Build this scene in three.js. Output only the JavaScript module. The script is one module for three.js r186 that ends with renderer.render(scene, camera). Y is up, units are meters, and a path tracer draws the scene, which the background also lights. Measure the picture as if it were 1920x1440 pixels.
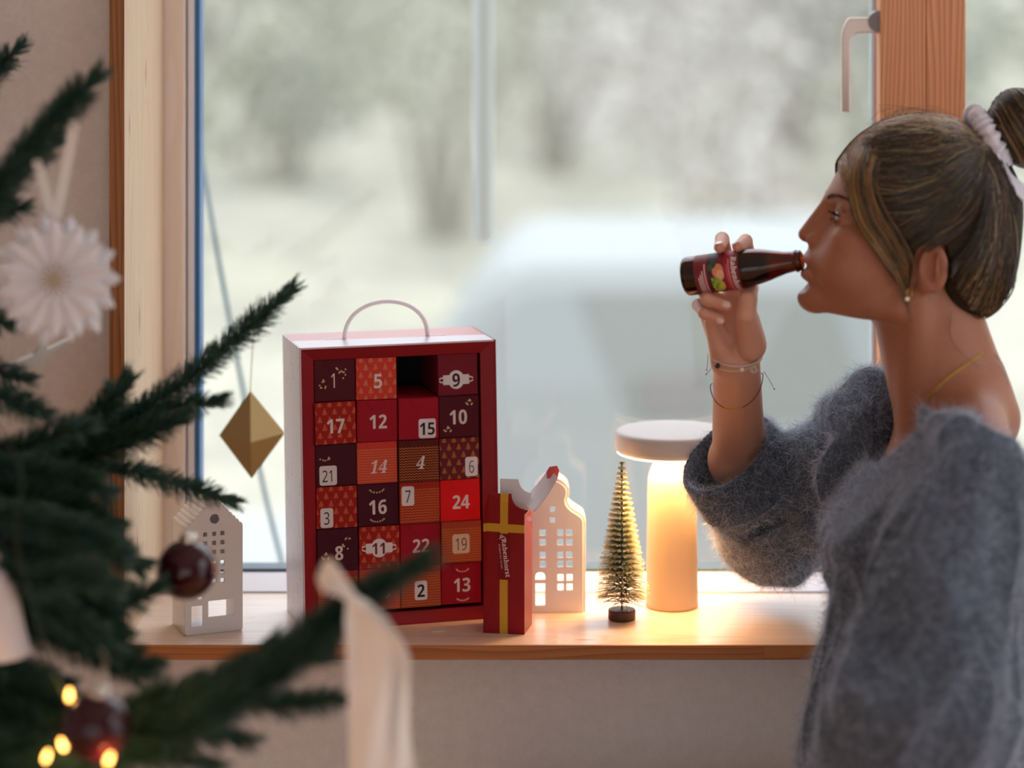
import * as THREE from 'three';
import { RoundedBoxGeometry } from 'three/addons/geometries/RoundedBoxGeometry.js';
import { mergeGeometries } from 'three/addons/utils/BufferGeometryUtils.js';
import { ImprovedNoise } from 'three/addons/math/ImprovedNoise.js';
import { RectAreaLightUniformsLib } from 'three/addons/lights/RectAreaLightUniformsLib.js';

// ───────────────────────── camera, sky, exposure ─────────────────────────
const W = 1920, H = 1440, F = 5000, CX = 1100, CY = -117, EYE = 1.6;   // focal length and principal point in pixels, eye height
const scene = new THREE.Scene();
const camera = new THREE.PerspectiveCamera(2 * Math.atan(H / 2 / F) * 180 / Math.PI, W / H, 0.1, 200);
camera.position.set(0, EYE, 0);
camera.setViewOffset(W, H, W / 2 - CX, H / 2 - CY, W, H);              // a shifted lens keeps the uprights upright
camera.focus = 3.235; camera.userData.fStop = 1.8;
camera.updateProjectionMatrix();
scene.add(camera);
const renderer = new THREE.WebGLRenderer({ antialias: true });
renderer.toneMapping = THREE.LinearToneMapping;
renderer.toneMappingExposure = 1.05;
renderer.shadowMap.enabled = true;
RectAreaLightUniformsLib.init();
{ // an overcast sky: three times brighter overhead than at the horizon
  const w = 64, h = 32, a = new Float32Array(w * h * 4);
  for (let j = 0; j < h; j++) for (let i = 0; i < w; i++) {
    const el = Math.sin(((j + .5) / h - .5) * Math.PI), s = el > 0 ? (1 + 2 * el) / 3 : .33;
    a.set([s * .94, s * 1.0, s * 1.09, 1], (j * w + i) * 4);
  }
  const t = new THREE.DataTexture(a, w, h, THREE.RGBAFormat, THREE.FloatType);
  t.mapping = THREE.EquirectangularReflectionMapping; t.magFilter = THREE.LinearFilter; t.needsUpdate = true;
  scene.background = t; scene.backgroundIntensity = 3.5;
}
const LAMP = { color: [1, .52, .19], power: 60, glow: 10 };

// ───────────────────────── helpers ─────────────────────────
const V = (x, y, z) => new THREE.Vector3(x, y, z);
const at = (px, py, d) => V((px - CX) / F * d, EYE - (py - CY) / F * d, -d);
const sillAt = (px, py) => at(px, py, (EYE - .75) * F / (py - CY));    // a point of the sill's top
let seed = 7;
const rnd = () => { seed |= 0; seed = seed + 0x6D2B79F5 | 0; let t = Math.imul(seed ^ seed >>> 15, 1 | seed); t = t + Math.imul(t ^ t >>> 7, 61 | t) ^ t; return ((t ^ t >>> 14) >>> 0) / 4294967296; };
const rr = (a, b) => a + (b - a) * rnd();
const gauss = () => (rnd() + rnd() + rnd() + rnd() - 2);
const PN = new ImprovedNoise(), noise = (x, y, z) => PN.noise(x + 31.7, y + 17.3, z + 5.1);
const clamp = (x, a, b) => x < a ? a : x > b ? b : x, mix = (a, b, t) => a + (b - a) * t;
const sstep = (a, b, x) => { const t = clamp((x - a) / (b - a), 0, 1); return t * t * (3 - 2 * t); };
const rad = Math.PI / 180;
const taken = {};
function numbered(n) { const k = taken[n] = (taken[n] ?? -1) + 1; return k ? n + '_' + String(k).padStart(3, '0') : n; }
function tag(o, label, category, group, kind) { if (label) o.userData.label = label; if (category) o.userData.category = category; if (group) o.userData.group = group; if (kind) o.userData.kind = kind; return o; }
function thing(name, label, category, pos, turn = 0, group) {
  const o = new THREE.Group(); o.name = numbered(name); scene.add(o);
  if (pos) o.position.copy(pos); o.rotation.y = turn; return tag(o, label, category, group);
}
function part(name, geo, mat, parent = scene, label) {
  const m = new THREE.Mesh(Array.isArray(geo) ? merged(geo) : geo, mat); m.name = parent === scene ? numbered(name) : name; m.castShadow = m.receiveShadow = true;
  if (label) m.userData.label = label; parent.add(m); return m;
}
function structure(name, parent = scene) { const o = new THREE.Group(); o.name = name; o.userData.kind = 'structure'; parent.add(o); return o; }
function merged(list) {
  const gs = list.map((g) => { g = g.index ? g.toNonIndexed() : g; const o = new THREE.BufferGeometry(); for (const k of ['position', 'normal', 'uv']) { if (g.attributes[k]) o.setAttribute(k, g.attributes[k]); } if (!o.attributes.uv) o.setAttribute('uv', new THREE.BufferAttribute(new Float32Array(o.attributes.position.count * 2), 2)); return o; });
  return mergeGeometries(gs);
}
const mv = (g, x = 0, y = 0, z = 0) => g.translate(x, y, z);
// texture coordinates in metres from the dominant normal; grain says which axis the texture's u runs along
function uvm(g, grain = 'x', ou = 0, ov = 0) {
  const p = g.attributes.position, n = g.attributes.normal, uv = new Float32Array(p.count * 2);
  for (let i = 0; i < p.count; i++) {
    const P = [p.getX(i), p.getY(i), p.getZ(i)], N = [Math.abs(n.getX(i)), Math.abs(n.getY(i)), Math.abs(n.getZ(i))];
    const ax = N[0] > N[1] && N[0] > N[2] ? 0 : N[1] > N[2] ? 1 : 2, gi = 'xyz'.indexOf(grain), o = [0, 1, 2].filter((k) => k !== ax);
    let a = o[0], b = o[1]; if (b === gi) [a, b] = [b, a];
    uv[i * 2] = P[a] + ou; uv[i * 2 + 1] = P[b] + ov;
  }
  g.setAttribute('uv', new THREE.BufferAttribute(uv, 2)); return g;
}
const box = (x0, x1, y0, y1, z0, z1, r = 0, grain = 'x') => {
  const w = x1 - x0, h = y1 - y0, d = z1 - z0, g = r ? new RoundedBoxGeometry(w, h, d, 2, Math.min(r, w / 2.01, h / 2.01, d / 2.01)) : new THREE.BoxGeometry(w, h, d);
  return uvm(g.translate((x0 + x1) / 2, (y0 + y1) / 2, (z0 + z1) / 2), grain, rnd(), rnd());
};
function prism(pts, z0, z1, bevel = 0) { // outline extruded from z0 to z1
  const g = new THREE.ExtrudeGeometry(pts instanceof THREE.Shape ? pts : new THREE.Shape(pts.map((p) => new THREE.Vector2(p[0], p[1]))), { depth: z1 - z0 - 2 * bevel, bevelEnabled: bevel > 0, bevelThickness: bevel, bevelSize: bevel, bevelOffset: -bevel, bevelSegments: 2, curveSegments: 16 });
  return g.translate(0, 0, z0 + bevel);
}
// gathers tubes, blades and quads into one geometry with vertex colours
class MB {
  constructor() { this.p = []; this.n = []; this.c = []; this.i = []; }
  tube(pts, r, sides = 5, color = [1, 1, 1], flat = 1) {
    const N = pts.length, R = typeof r === 'function' ? r : () => r; let up = V(.3, 1, .2).normalize(); const base = this.p.length / 3, T = V(0, 0, 0), B = V(0, 0, 0), Q = V(0, 0, 0), col = typeof color === 'function' ? color : () => color;
    for (let k = 0; k < N; k++) {
      T.subVectors(pts[Math.min(k + 1, N - 1)], pts[Math.max(k - 1, 0)]).normalize(); B.crossVectors(T, up); if (B.lengthSq() < 1e-8) B.set(1, 0, 0); B.normalize(); up = V(0, 0, 0).crossVectors(B, T).normalize();
      const rad_ = R(k / (N - 1)), c = col(k / (N - 1));
      for (let s = 0; s < sides; s++) { const a = s / sides * 2 * Math.PI, ca = Math.cos(a), sa = Math.sin(a) * flat; Q.copy(B).multiplyScalar(ca).addScaledVector(up, sa); this.p.push(pts[k].x + Q.x * rad_, pts[k].y + Q.y * rad_, pts[k].z + Q.z * rad_); Q.copy(B).multiplyScalar(ca).addScaledVector(up, Math.sin(a) / flat).normalize(); this.n.push(Q.x, Q.y, Q.z); this.c.push(c[0], c[1], c[2]); }
      if (k) for (let s = 0; s < sides; s++) { const a = base + (k - 1) * sides + s, b = base + (k - 1) * sides + (s + 1) % sides; this.i.push(a, a + sides, b, b, a + sides, b + sides); }
    }
    if (sides > 3) for (const [o, f] of [[base, 0], [base + (N - 1) * sides, 1]]) for (let s = 1; s < sides - 1; s++) f ? this.i.push(o, o + s + 1, o + s) : this.i.push(o, o + s, o + s + 1);
  }
  tri(a, b, c, color = [1, 1, 1]) { const n = V(0, 0, 0).subVectors(b, a).cross(V(0, 0, 0).subVectors(c, a)).normalize(), o = this.p.length / 3; for (const q of [a, b, c]) { this.p.push(q.x, q.y, q.z); this.n.push(n.x, n.y, n.z); this.c.push(...color); } this.i.push(o, o + 1, o + 2); }
  quad(a, b, c, d, color) { this.tri(a, b, c, color); this.tri(a, c, d, color); }
  geo(colors = true) { const g = new THREE.BufferGeometry(), f = (a) => new THREE.BufferAttribute(new Float32Array(a), 3); g.setAttribute('position', f(this.p)); g.setAttribute('normal', f(this.n)); if (colors) g.setAttribute('color', f(this.c)); g.setIndex(this.i); return g; }
}
const spline = (pts, n) => new THREE.CatmullRomCurve3(pts).getSpacedPoints(n);
const tubeGeo = (pts, r, sides = 10, flat = 1) => { const m = new MB(); m.tube(pts, r, sides, undefined, flat); return m.geo(false); };

// surface nets over a signed distance
function sdfMesh(f, lo, hi, h, colorOf) {
  const n = [0, 1, 2].map((k) => Math.ceil((hi[k] - lo[k]) / h) + 1), [nx, ny, nz] = n, G = new Float32Array(nx * ny * nz), S = 4;
  for (let bz = 0; bz < nz; bz += S) for (let by = 0; by < ny; by += S) for (let bx = 0; bx < nx; bx += S) {
    const c = f(lo[0] + (bx + 1.5) * h, lo[1] + (by + 1.5) * h, lo[2] + (bz + 1.5) * h), far = Math.abs(c) > h * 7;
    for (let z = bz; z < Math.min(bz + S, nz); z++) for (let y = by; y < Math.min(by + S, ny); y++) for (let x = bx; x < Math.min(bx + S, nx); x++)
      G[x + nx * (y + ny * z)] = far ? c : f(lo[0] + x * h, lo[1] + y * h, lo[2] + z * h);
  }
  const id = new Int32Array(nx * ny * nz).fill(-1), P = [], I = [];
  for (let z = 0; z < nz - 1; z++) for (let y = 0; y < ny - 1; y++) for (let x = 0; x < nx - 1; x++) {
    let m = 0; const v = [];
    for (let k = 0; k < 8; k++) { const g = G[x + (k & 1) + nx * (y + (k >> 1 & 1) + ny * (z + (k >> 2)))]; v.push(g); if (g < 0) m |= 1 << k; }
    if (m === 0 || m === 255) continue;
    let sx = 0, sy = 0, sz = 0, c = 0;
    for (let a = 0; a < 8; a++) for (let b = 1; b < 8; b <<= 1) if (!(a & b)) { const A = v[a], B = v[a | b]; if ((A < 0) !== (B < 0)) { const t = A / (A - B); sx += (a & 1) + (b === 1 ? t : 0); sy += (a >> 1 & 1) + (b === 2 ? t : 0); sz += (a >> 2) + (b === 4 ? t : 0); c++; } }
    id[x + nx * (y + ny * z)] = P.length / 3; P.push(lo[0] + (x + sx / c) * h, lo[1] + (y + sy / c) * h, lo[2] + (z + sz / c) * h);
  }
  const st = [1, nx, nx * ny];
  for (let z = 1; z < nz - 1; z++) for (let y = 1; y < ny - 1; y++) for (let x = 1; x < nx - 1; x++) {
    const o = x + nx * (y + ny * z), inside = G[o] < 0;
    for (let k = 0; k < 3; k++) { if ((G[o + st[k]] < 0) === inside) continue; const u = st[(k + 1) % 3], w = st[(k + 2) % 3], a = id[o], b = id[o - u], c = id[o - u - w], d = id[o - w]; if (inside) I.push(a, b, c, a, c, d); else I.push(a, c, b, a, d, c); }
  }
  const N = new Float32Array(P.length), e = h * .6, C = colorOf && new Float32Array(P.length);
  for (let i = 0; i < P.length; i += 3) {
    const [x, y, z] = [P[i], P[i + 1], P[i + 2]]; let a = f(x + e, y, z) - f(x - e, y, z), b = f(x, y + e, z) - f(x, y - e, z), c = f(x, y, z + e) - f(x, y, z - e); const l = Math.hypot(a, b, c) || 1;
    N[i] = a / l; N[i + 1] = b / l; N[i + 2] = c / l; if (C) C.set(colorOf(x, y, z), i);
  }
  const g = new THREE.BufferGeometry(); g.setAttribute('position', new THREE.BufferAttribute(new Float32Array(P), 3)); g.setAttribute('normal', new THREE.BufferAttribute(N, 3)); if (C) g.setAttribute('color', new THREE.BufferAttribute(C, 3)); g.setIndex(I);
  return g;
}
const smin = (a, b, k) => { const h = Math.max(k - Math.abs(a - b), 0) / k; return Math.min(a, b) - h * h * k / 4; };
const smax = (a, b, k) => -smin(-a, -b, k);
const ell = (x, y, z, c, r) => { const a = (x - c[0]) / r[0], b = (y - c[1]) / r[1], d = (z - c[2]) / r[2], k0 = Math.hypot(a, b, d), k1 = Math.hypot(a / r[0], b / r[1], d / r[2]); return k1 < 1e-9 ? -Math.min(...r) : k0 * (k0 - 1) / k1; };
const cap = (x, y, z, a, b, ra, rb) => { const dx = b[0] - a[0], dy = b[1] - a[1], dz = b[2] - a[2], px = x - a[0], py = y - a[1], pz = z - a[2], t = clamp((px * dx + py * dy + pz * dz) / (dx * dx + dy * dy + dz * dz), 0, 1); return Math.hypot(px - dx * t, py - dy * t, pz - dz * t) - mix(ra, rb, t); };

// ───────────────────────── textures and materials ─────────────────────────
function texture(w, h, fn, srgb = true) { // fn(u, v) in 0..1 gives sRGB 0..255
  const a = new Uint8Array(w * h * 4);
  for (let j = 0; j < h; j++) for (let i = 0; i < w; i++) { const c = fn((i + .5) / w, (j + .5) / h), o = (j * w + i) * 4; a[o] = clamp(c[0], 0, 255); a[o + 1] = clamp(c[1], 0, 255); a[o + 2] = clamp(c[2], 0, 255); a[o + 3] = 255; }
  const t = new THREE.DataTexture(a, w, h); t.wrapS = t.wrapT = THREE.RepeatWrapping; t.magFilter = THREE.LinearFilter; if (srgb) t.colorSpace = THREE.SRGBColorSpace; t.needsUpdate = true; return t;
}
function canvasTexture(w, h, draw) { const c = document.createElement('canvas'); c.width = w; c.height = h; draw(c.getContext('2d'), w, h); const t = new THREE.CanvasTexture(c); t.colorSpace = THREE.SRGBColorSpace; t.magFilter = THREE.LinearFilter; return t; }
const std = (color, roughness = .7, o = {}) => new THREE.MeshStandardMaterial({ color, roughness, ...o });
const phys = (color, roughness, o = {}) => new THREE.MeshPhysicalMaterial({ color, roughness, ...o });
// spruce: u runs along the grain; len and wid are the metres that the texture covers
function wood(light, dark, { len = 2, wid = .5, lines = 60, wave = 1, contrast = 1, knots = 0, knotColor = [120, 80, 50] } = {}) {
  const K = []; for (let k = 0; k < knots; k++) K.push([rnd(), rnd(), rr(.5, 1)]);
  const t = texture(1024, 512, (u, v) => {
    const x = u * len, y = v * wid; let dist = 0, kn = 0;
    for (const [ku, kv, s] of K) { const dx = (x - ku * len) / (.022 * s), dy = (y - kv * wid) / (.007 * s), q = dx * dx + dy * dy; dist += .9 * Math.exp(-q * .25) * Math.sign(dy || 1); kn = Math.max(kn, Math.exp(-q * 1.8)); }
    const n = noise(x * 1.1, y * 9, 2) * 1.6 * wave + noise(x * 5, y * 40, 7) * .35 + dist, ring = (v * lines + n * 2.4); let r = ring - Math.floor(ring); r = Math.pow(r, 2.2) * (r > .93 ? (1 - r) / .07 : 1);
    const fine = noise(x * 12, y * 900, 3) * .12 + noise(x * 3, y * 200, 9) * .14, m = clamp((r * .75 + .12 + fine) * contrast, 0, 1.2);
    return [0, 1, 2].map((c) => mix(mix(light[c], dark[c], m), knotColor[c], kn * .75));
  });
  t.repeat.set(1 / len, 1 / wid); return t;
}
const M = {};
M.sill = phys(0xffffff, .38, { map: wood([238, 216, 198], [220, 188, 162], { lines: 26, knots: 9, contrast: .8, knotColor: [165, 112, 72] }), clearcoat: .5, clearcoatRoughness: .2 });  // wood whitened: the sky it reflects is painted into the colour
M.edge = std(0xffffff, .6, { map: wood([202, 128, 70], [160, 90, 42], { len: .6, wid: .06, lines: 7, contrast: 1.1 }) });
M.edgeUp = std(0xffffff, .6, { map: wood([176, 116, 64], [124, 74, 36], { len: .6, wid: .06, lines: 7, contrast: 1.1 }) });
M.lining = std(0xffffff, .55, { map: wood([222, 196, 164], [202, 170, 134], { lines: 22, knots: 14, contrast: .7, wave: .6, knotColor: [150, 115, 88] }) });
M.frame = std(0xffffff, .45, { map: wood([248, 236, 226], [236, 218, 204], { lines: 20, contrast: .6, wave: .4 }) });
M.post = std(0xffffff, .5, { map: wood([232, 168, 124], [184, 112, 66], { len: 1.2, wid: .13, lines: 15, wave: 1.3, contrast: 1.05 }) });
M.whiteBead = phys(0xeceaf0, .35);
M.gasket = std(0x2f6da6, .35);
M.gasketPale = std(0xb4c2cc, .35);
M.gasketDark = std(0x3b5560, .4);
M.plaster = std(0xffffff, .9, { map: texture(512, 512, (u, v) => { const n = noise(u * 60, v * 60, 1) * 5 + noise(u * 200, v * 200, 4) * 5 + noise(u * 5, v * 5, 2) * 4; return [230 + n, 219 + n, 213 + n]; }), bumpMap: texture(256, 256, (u, v) => { const n = 128 + noise(u * 70, v * 70, 1) * 60 + noise(u * 160, v * 160, 8) * 50; return [n, n, n]; }, false), bumpScale: .0006 });
M.ceiling = std(0xece8e4, .95);
M.floor = std(0xffffff, .5, { map: wood([248, 192, 134], [230, 166, 106], { lines: 18, contrast: .8 }) });
M.pane = new THREE.MeshPhysicalMaterial({ color: 0xffffff, roughness: 0, transmission: 1, thickness: 0, ior: 1.5, specularIntensity: .55 });
M.steel = std(0xd9c6ba, .32, { metalness: .55 });
M.steelDark = std(0x7d726c, .35, { metalness: 1 });

// ───────────────────────── the room ─────────────────────────
const SILL = .75, WALL = -3.235, OUT = -3.70, FRONT = -3.203, LIN = -.5554, RIGHT = 1.28, TOP = 2.36;
{
  const wf = part('wall_front', [box(-2.3, LIN - .018, 0, 2.6, OUT, WALL), box(RIGHT + .018, 1.6, 0, 2.6, OUT, WALL), box(LIN - .018, RIGHT + .018, 0, SILL - .0176, OUT, WALL), box(LIN - .018, RIGHT + .018, TOP + .018, 2.6, OUT, WALL)], M.plaster); tag(wf, null, null, null, 'structure');
  tag(part('wall_left', box(-2.5, -2.3, 0, 2.6, OUT, 1.9), M.plaster), null, null, null, 'structure');
  // the right wall and the wall behind the viewer have windows of their own
  tag(part('wall_right', [box(1.6, 1.8, 0, .2, OUT, 1.9), box(1.6, 1.8, 2.4, 2.6, OUT, 1.9), box(1.6, 1.8, .2, 2.4, OUT, -3.1), box(1.6, 1.8, .2, 2.4, -1.5, 1.9)], M.plaster), null, null, null, 'structure');
  tag(part('wall_back', [box(-2.3, 1.6, 0, .06, 1.7, 1.9), box(-2.3, 1.6, 1.9, 2.6, 1.7, 1.9), box(-2.3, -2.2, .06, 1.9, 1.7, 1.9), box(1.5, 1.6, .06, 1.9, 1.7, 1.9)], M.plaster), null, null, null, 'structure');
  tag(part('floor', box(-2.5, 1.8, -.15, 0, OUT, 1.9), M.floor), null, null, null, 'structure');
  tag(part('ceiling', box(-2.5, 1.8, 2.6, 2.8, OUT, 1.9), M.ceiling), null, null, null, 'structure');
  // window sill, its boards and the layered front edge
  const sill = structure('trim_1'); sill.userData.label = 'light spruce window sill board with a layered front edge';
  part('sill_board', box(LIN - .018, RIGHT, SILL - .0176, SILL, -3.4205, FRONT - .003, .0012), M.sill, sill);
  part('sill_board', box(LIN - .018, RIGHT, SILL - .0176, SILL - .0006, -3.50, -3.4212, .0012), M.sill, sill);
  part('edge_band', box(LIN - .018, RIGHT, SILL - .0176, SILL - .0002, FRONT - .003, FRONT, .0008), M.edge, sill, 'darker layered front edge');
  const lining = structure('trim_2'); lining.userData.label = 'pale spruce board lining the left side of the window niche';
  part('lining_board', box(LIN - .018, LIN, SILL - .0176, TOP, -3.50, FRONT - .002, .001, 'y'), M.lining, lining);
  part('edge_band', box(LIN - .018, LIN - .0001, SILL - .0176, TOP, FRONT - .002, FRONT, .0008, 'y'), M.edgeUp, lining, 'orange brown front edge');
  const l2 = structure('trim_3'); part('lining_board', box(RIGHT, RIGHT + .018, SILL - .0176, TOP, -3.50, FRONT, .001, 'y'), M.lining, l2); part('head_board', box(LIN - .018, RIGHT + .018, TOP, TOP + .018, -3.50, FRONT, .001), M.lining, l2);
}
// the two bays of the window: stiles, rails, beads, gaskets, panes
{
  const bay = (name, x0, x1, post0, post1) => {
    const w = structure(name), y0 = SILL, y1 = TOP;
    const stile = (a, b, m, z0 = -3.56, z1 = -3.498) => part('stile', box(a, b, y0, y1, z0, z1, .002, 'y'), m, w);
    if (post0) stile(x0, x0 + .0282, M.frame); else stile(x0, x0 + .0515, M.post, -3.56, -3.452);
    if (post1) stile(x1 - .0282, x1, M.frame); else stile(x1 - .0585, x1, M.post, -3.56, -3.45);
    const ix0 = x0 + (post0 ? .0282 : .0515), ix1 = x1 - (post1 ? .0282 : .0585);
    part('bottom_rail', [uvm(new THREE.ExtrudeGeometry(new THREE.Shape([[3.462, SILL], [3.462, SILL + .0015], [3.499, SILL + .0155], [3.56, SILL + .0155], [3.56, SILL]].map((p) => new THREE.Vector2(p[0], p[1]))), { depth: x1 - x0, bevelEnabled: false }).rotateY(Math.PI / 2).translate(x0, 0, 0), 'x')], M.whiteBead, w);
    part('top_rail', box(x0, x1, TOP - .06, TOP, -3.56, -3.498, .002), M.frame, w);
    const s = post0 ? 1 : .25, e = post1 ? 1 : .25;
    part('glazing_bead', box(ix0 + .0022 * s, ix0 + .0112 * s, y0, y1, -3.545, -3.506, .002, 'y'), M.whiteBead, w);
    part('glazing_bead', box(ix1 - .0112 * e, ix1 - .0022 * e, y0, y1, -3.545, -3.506, .002, 'y'), M.whiteBead, w);
    part('gasket', box(ix0 + .0112 * s, ix0 + .0182 * s, y0, y1, -3.545, -3.509, .001, 'y'), M.gasket, w);
    part('gasket', box(ix1 - .0182 * e, ix1 - .0112 * e, y0, y1, -3.545, -3.509, .001, 'y'), M.gasketPale, w);
    part('gasket', box(ix0, ix1, SILL + .0145, SILL + .0195, -3.545, -3.509, .001), M.gasketDark, w);
    for (const z of [-3.514, -3.532]) part('pane', new THREE.PlaneGeometry(ix1 - ix0, y1 - y0 - .03).translate((ix0 + ix1) / 2, (y0 + y1) / 2, z), M.pane, w);
    return w;
  };
  const w1 = bay('window_1', LIN, .4385, true, false);
  bay('window_2', .4392, RIGHT, false, true);
  // lever handle beside the post
  const hz = -3.47, P = (x, y) => { const q = at(x, y, 3.47); return [q.x, q.y]; };
  const hd = new THREE.Group(); hd.name = 'window_handle'; hd.userData.label = 'brushed metal lever handle'; w1.add(hd);
  const s = new THREE.Shape(), mvto = (f, p) => s[f](...p.flatMap((q) => P(...q)));
  mvto('moveTo', [[1658, 33]]); mvto('lineTo', [[1592, 33]]); mvto('quadraticCurveTo', [[1577, 46], [1577, 78]]); mvto('lineTo', [[1577, 210]]); mvto('lineTo', [[1594, 210]]); mvto('lineTo', [[1594, 78]]); mvto('quadraticCurveTo', [[1598, 62], [1612, 62]]); mvto('lineTo', [[1658, 62]]);
  part('lever', prism(s, hz - .006, hz + .008, .002), M.steel, hd);
  const c = at(1646, 40, 3.47); part('rosette', [new THREE.CylinderGeometry(.0135, .0145, .008, 40).rotateX(Math.PI / 2).translate(c.x, c.y, hz + .006), new THREE.CylinderGeometry(.0035, .0035, .010, 20).rotateX(Math.PI / 2).translate(c.x, c.y, hz + .007)], M.steelDark, hd);
  part('mount', box(c.x - .004, c.x + .03, c.y - .012, c.y + .012, hz - .02, hz + .001, .002), M.steelDark, hd);
}
{ // windows out of the picture, which light the room from behind
  const w3 = structure('window_3'); for (const [a, b, c, d] of [[-2.2, 1.5, .06, .12], [-2.2, 1.5, 1.84, 1.9], [-2.2, -2.14, .12, 1.84], [1.44, 1.5, .12, 1.84], [-.4, -.3, .12, 1.84]]) part('frame_member', box(a, b, c, d, 1.76, 1.84, .004), M.frame, w3);
  part('pane', new THREE.PlaneGeometry(3.7, 1.84).translate(-.35, .98, 1.8), M.pane, w3);
  const w4 = structure('window_4'); for (const [a, b, c, d] of [[-3.1, -1.5, .2, .26], [-3.1, -1.5, 2.34, 2.4], [-3.1, -3.04, .26, 2.34], [-1.56, -1.5, .26, 2.34]]) part('frame_member', box(1.66, 1.74, c, d, a, b, .004), M.frame, w4);
  part('pane', new THREE.PlaneGeometry(1.6, 2.2).rotateY(Math.PI / 2).translate(1.7, 1.3, -2.3), M.pane, w4);
}
// ───────────────────────── the garden outside ─────────────────────────
{
  const GY = -1.1, hillY = (x, d) => GY + (d > 13 ? (d - 13) * .17 + Math.max(0, d - 24) * .12 : 0) + noise(x * .25, d * .25, 3) * .35 + (x > 1 ? .03 * d * sstep(13, 22, d) : 0);
  const grid = (x0, x1, d0, d1, nx, nd) => { const g = new THREE.PlaneGeometry(1, 1, nx, nd), p = g.attributes.position; for (let i = 0; i < p.count; i++) { const x = mix(x0, x1, p.getX(i) + .5), d = mix(d0, d1, p.getY(i) + .5); p.setXYZ(i, x, d < 13 ? GY + noise(x * 2, d * 2, 1) * .02 : hillY(x, d), -d); } g.computeVertexNormals(); return uvm(g); };
  const soil = std(0xffffff, 1, { map: texture(256, 256, (u, v) => { const n = noise(u * 9, v * 9, 3) * 26 + noise(u * 40, v * 40, 5) * 18; return [170 + n, 167 + n, 150 + n * .8]; }) }); soil.map.repeat.set(.15, .15);
  const gravel = std(0xffffff, 1, { map: texture(256, 256, (u, v) => { const n = noise(u * 30, v * 30, 3) * 14 + noise(u * 90, v * 90, 5) * 14; return [166 + n, 167 + n, 163 + n]; }) }); gravel.map.repeat.set(.5, .5);
  const s = structure('ground'); part('gravel_yard', grid(-14, 14, 3.72, 13.01, 30, 20), gravel, s);
  const hs = structure('hill'); part('grass_slope', grid(-30, 30, 13, 60, 60, 60), soil, hs);
  // shrubs and bare bushes on the slope: each a stem under a loose crown of leaves
  const leafCols = [[.37, .37, .285], [.40, .37, .33], [.47, .44, .40], [.30, .31, .24]];  // pale, greyed tones paint haze into the leaves
  const bark = std(0xa09a8c, 1), leafMat = leafCols.map((c) => std(new THREE.Color(...c), 1, { side: THREE.DoubleSide }));
  const proto = leafCols.map((c, k) => {
    const o = new THREE.Group(); const f = new MB(), st = new MB();
    const lobes = []; for (let i = 0; i < 7; i++) lobes.push([rr(-.7, .7), rr(.6, 1.7), rr(-.5, .5), rr(.35, .7)]);
    for (let i = 0; i < 1500; i++) { const L = lobes[i % 7], a = rr(0, 6.28), z = rr(-1, 1), q = Math.sqrt(1 - z * z), R = L[3] * rr(.6, 1.05), p = V(L[0] + q * Math.cos(a) * R, L[1] + z * R, L[2] + q * Math.sin(a) * R), e = rr(.04, .09), u = V(gauss(), gauss(), gauss()).normalize().multiplyScalar(e), w = V(gauss(), gauss(), gauss()).normalize().multiplyScalar(e * .6); f.tri(p, p.clone().add(u), p.clone().add(u).add(w)); f.tri(p, p.clone().add(u).add(w), p.clone().add(w)); }
    for (const L of lobes) st.tube(spline([V(0, -.3, 0), V(L[0] * .4, L[1] * .5, L[2] * .4), V(L[0], L[1], L[2])], 6), (t) => .03 * (1 - t) + .006, 5);
    part('foliage', f.geo(false), leafMat[k], o); part('stem', st.geo(false), bark, o); return o;
  });
  const spots = []; for (let i = 0; i < 46; i++) { const d = 15 + 26 * Math.pow((i + .5) / 46, 1.1), x = ((i * .618) % 1 * 1.5 - .75) * d * .34 + rr(-.4, .4) - d * .03; spots.push([x, d, rr(.8, 1.35) * (.7 + d * .022)]); }
  spots.forEach(([x, d, sc], i) => {
    const k = x > .02 * d ? [1, 2, 1, 3][i % 4] : [0, 2, 0, 3][i % 4], c = proto[k].clone(); c.name = numbered('shrub'); scene.add(c);
    c.position.set(x, hillY(x, d) - .05, -d); c.rotation.y = rr(0, 6.28); c.scale.setScalar(sc);
    tag(c, k === 1 || k === 2 ? 'pale beige leafless looking bush, out of focus on the slope beyond the window' : 'pale olive green bush, out of focus on the slope beyond the window', 'bush', k === 1 || k === 2 ? 'beige bushes on the slope' : 'green bushes on the slope');
  });
  // a white vehicle parked in the yard
  const van = thing('parked_van', 'big white rounded vehicle out of focus in the yard behind the glass', 'van', V(0, GY, -10)), loc = (px, py) => { const q = at(px, py, 10); return [q.x, q.y - GY]; };
  const white = phys(0x949894, .7), sh = new THREE.Shape(); const mvt = (f, ...p) => sh[f](...p.flatMap((q) => loc(...q)));
  mvt('moveTo', [700, 1270]); mvt('lineTo', [700, 860]); mvt('quadraticCurveTo', [800, 700], [850, 610]); mvt('quadraticCurveTo', [920, 490], [1010, 485]); mvt('lineTo', [1640, 478]); mvt('quadraticCurveTo', [1760, 490], [1800, 640]); mvt('lineTo', [1860, 1270]);
  part('body', prism(sh, -1.6, 0, .12), white, van);
  part('side_window', prism([[1085, 545], [1560, 545], [1600, 700], [1560, 780], [1180, 785]].map((p) => loc(...p)), -.02, .012, .006), phys(0x84877f, .5), van, 'grey side window');
  part('sill_strip', prism([[1200, 700], [1320, 690], [1330, 775], [1205, 775]].map((p) => loc(...p)), .012, .03, .006), std(0x807b76, .6), van, 'darker grey patch under the window');
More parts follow.
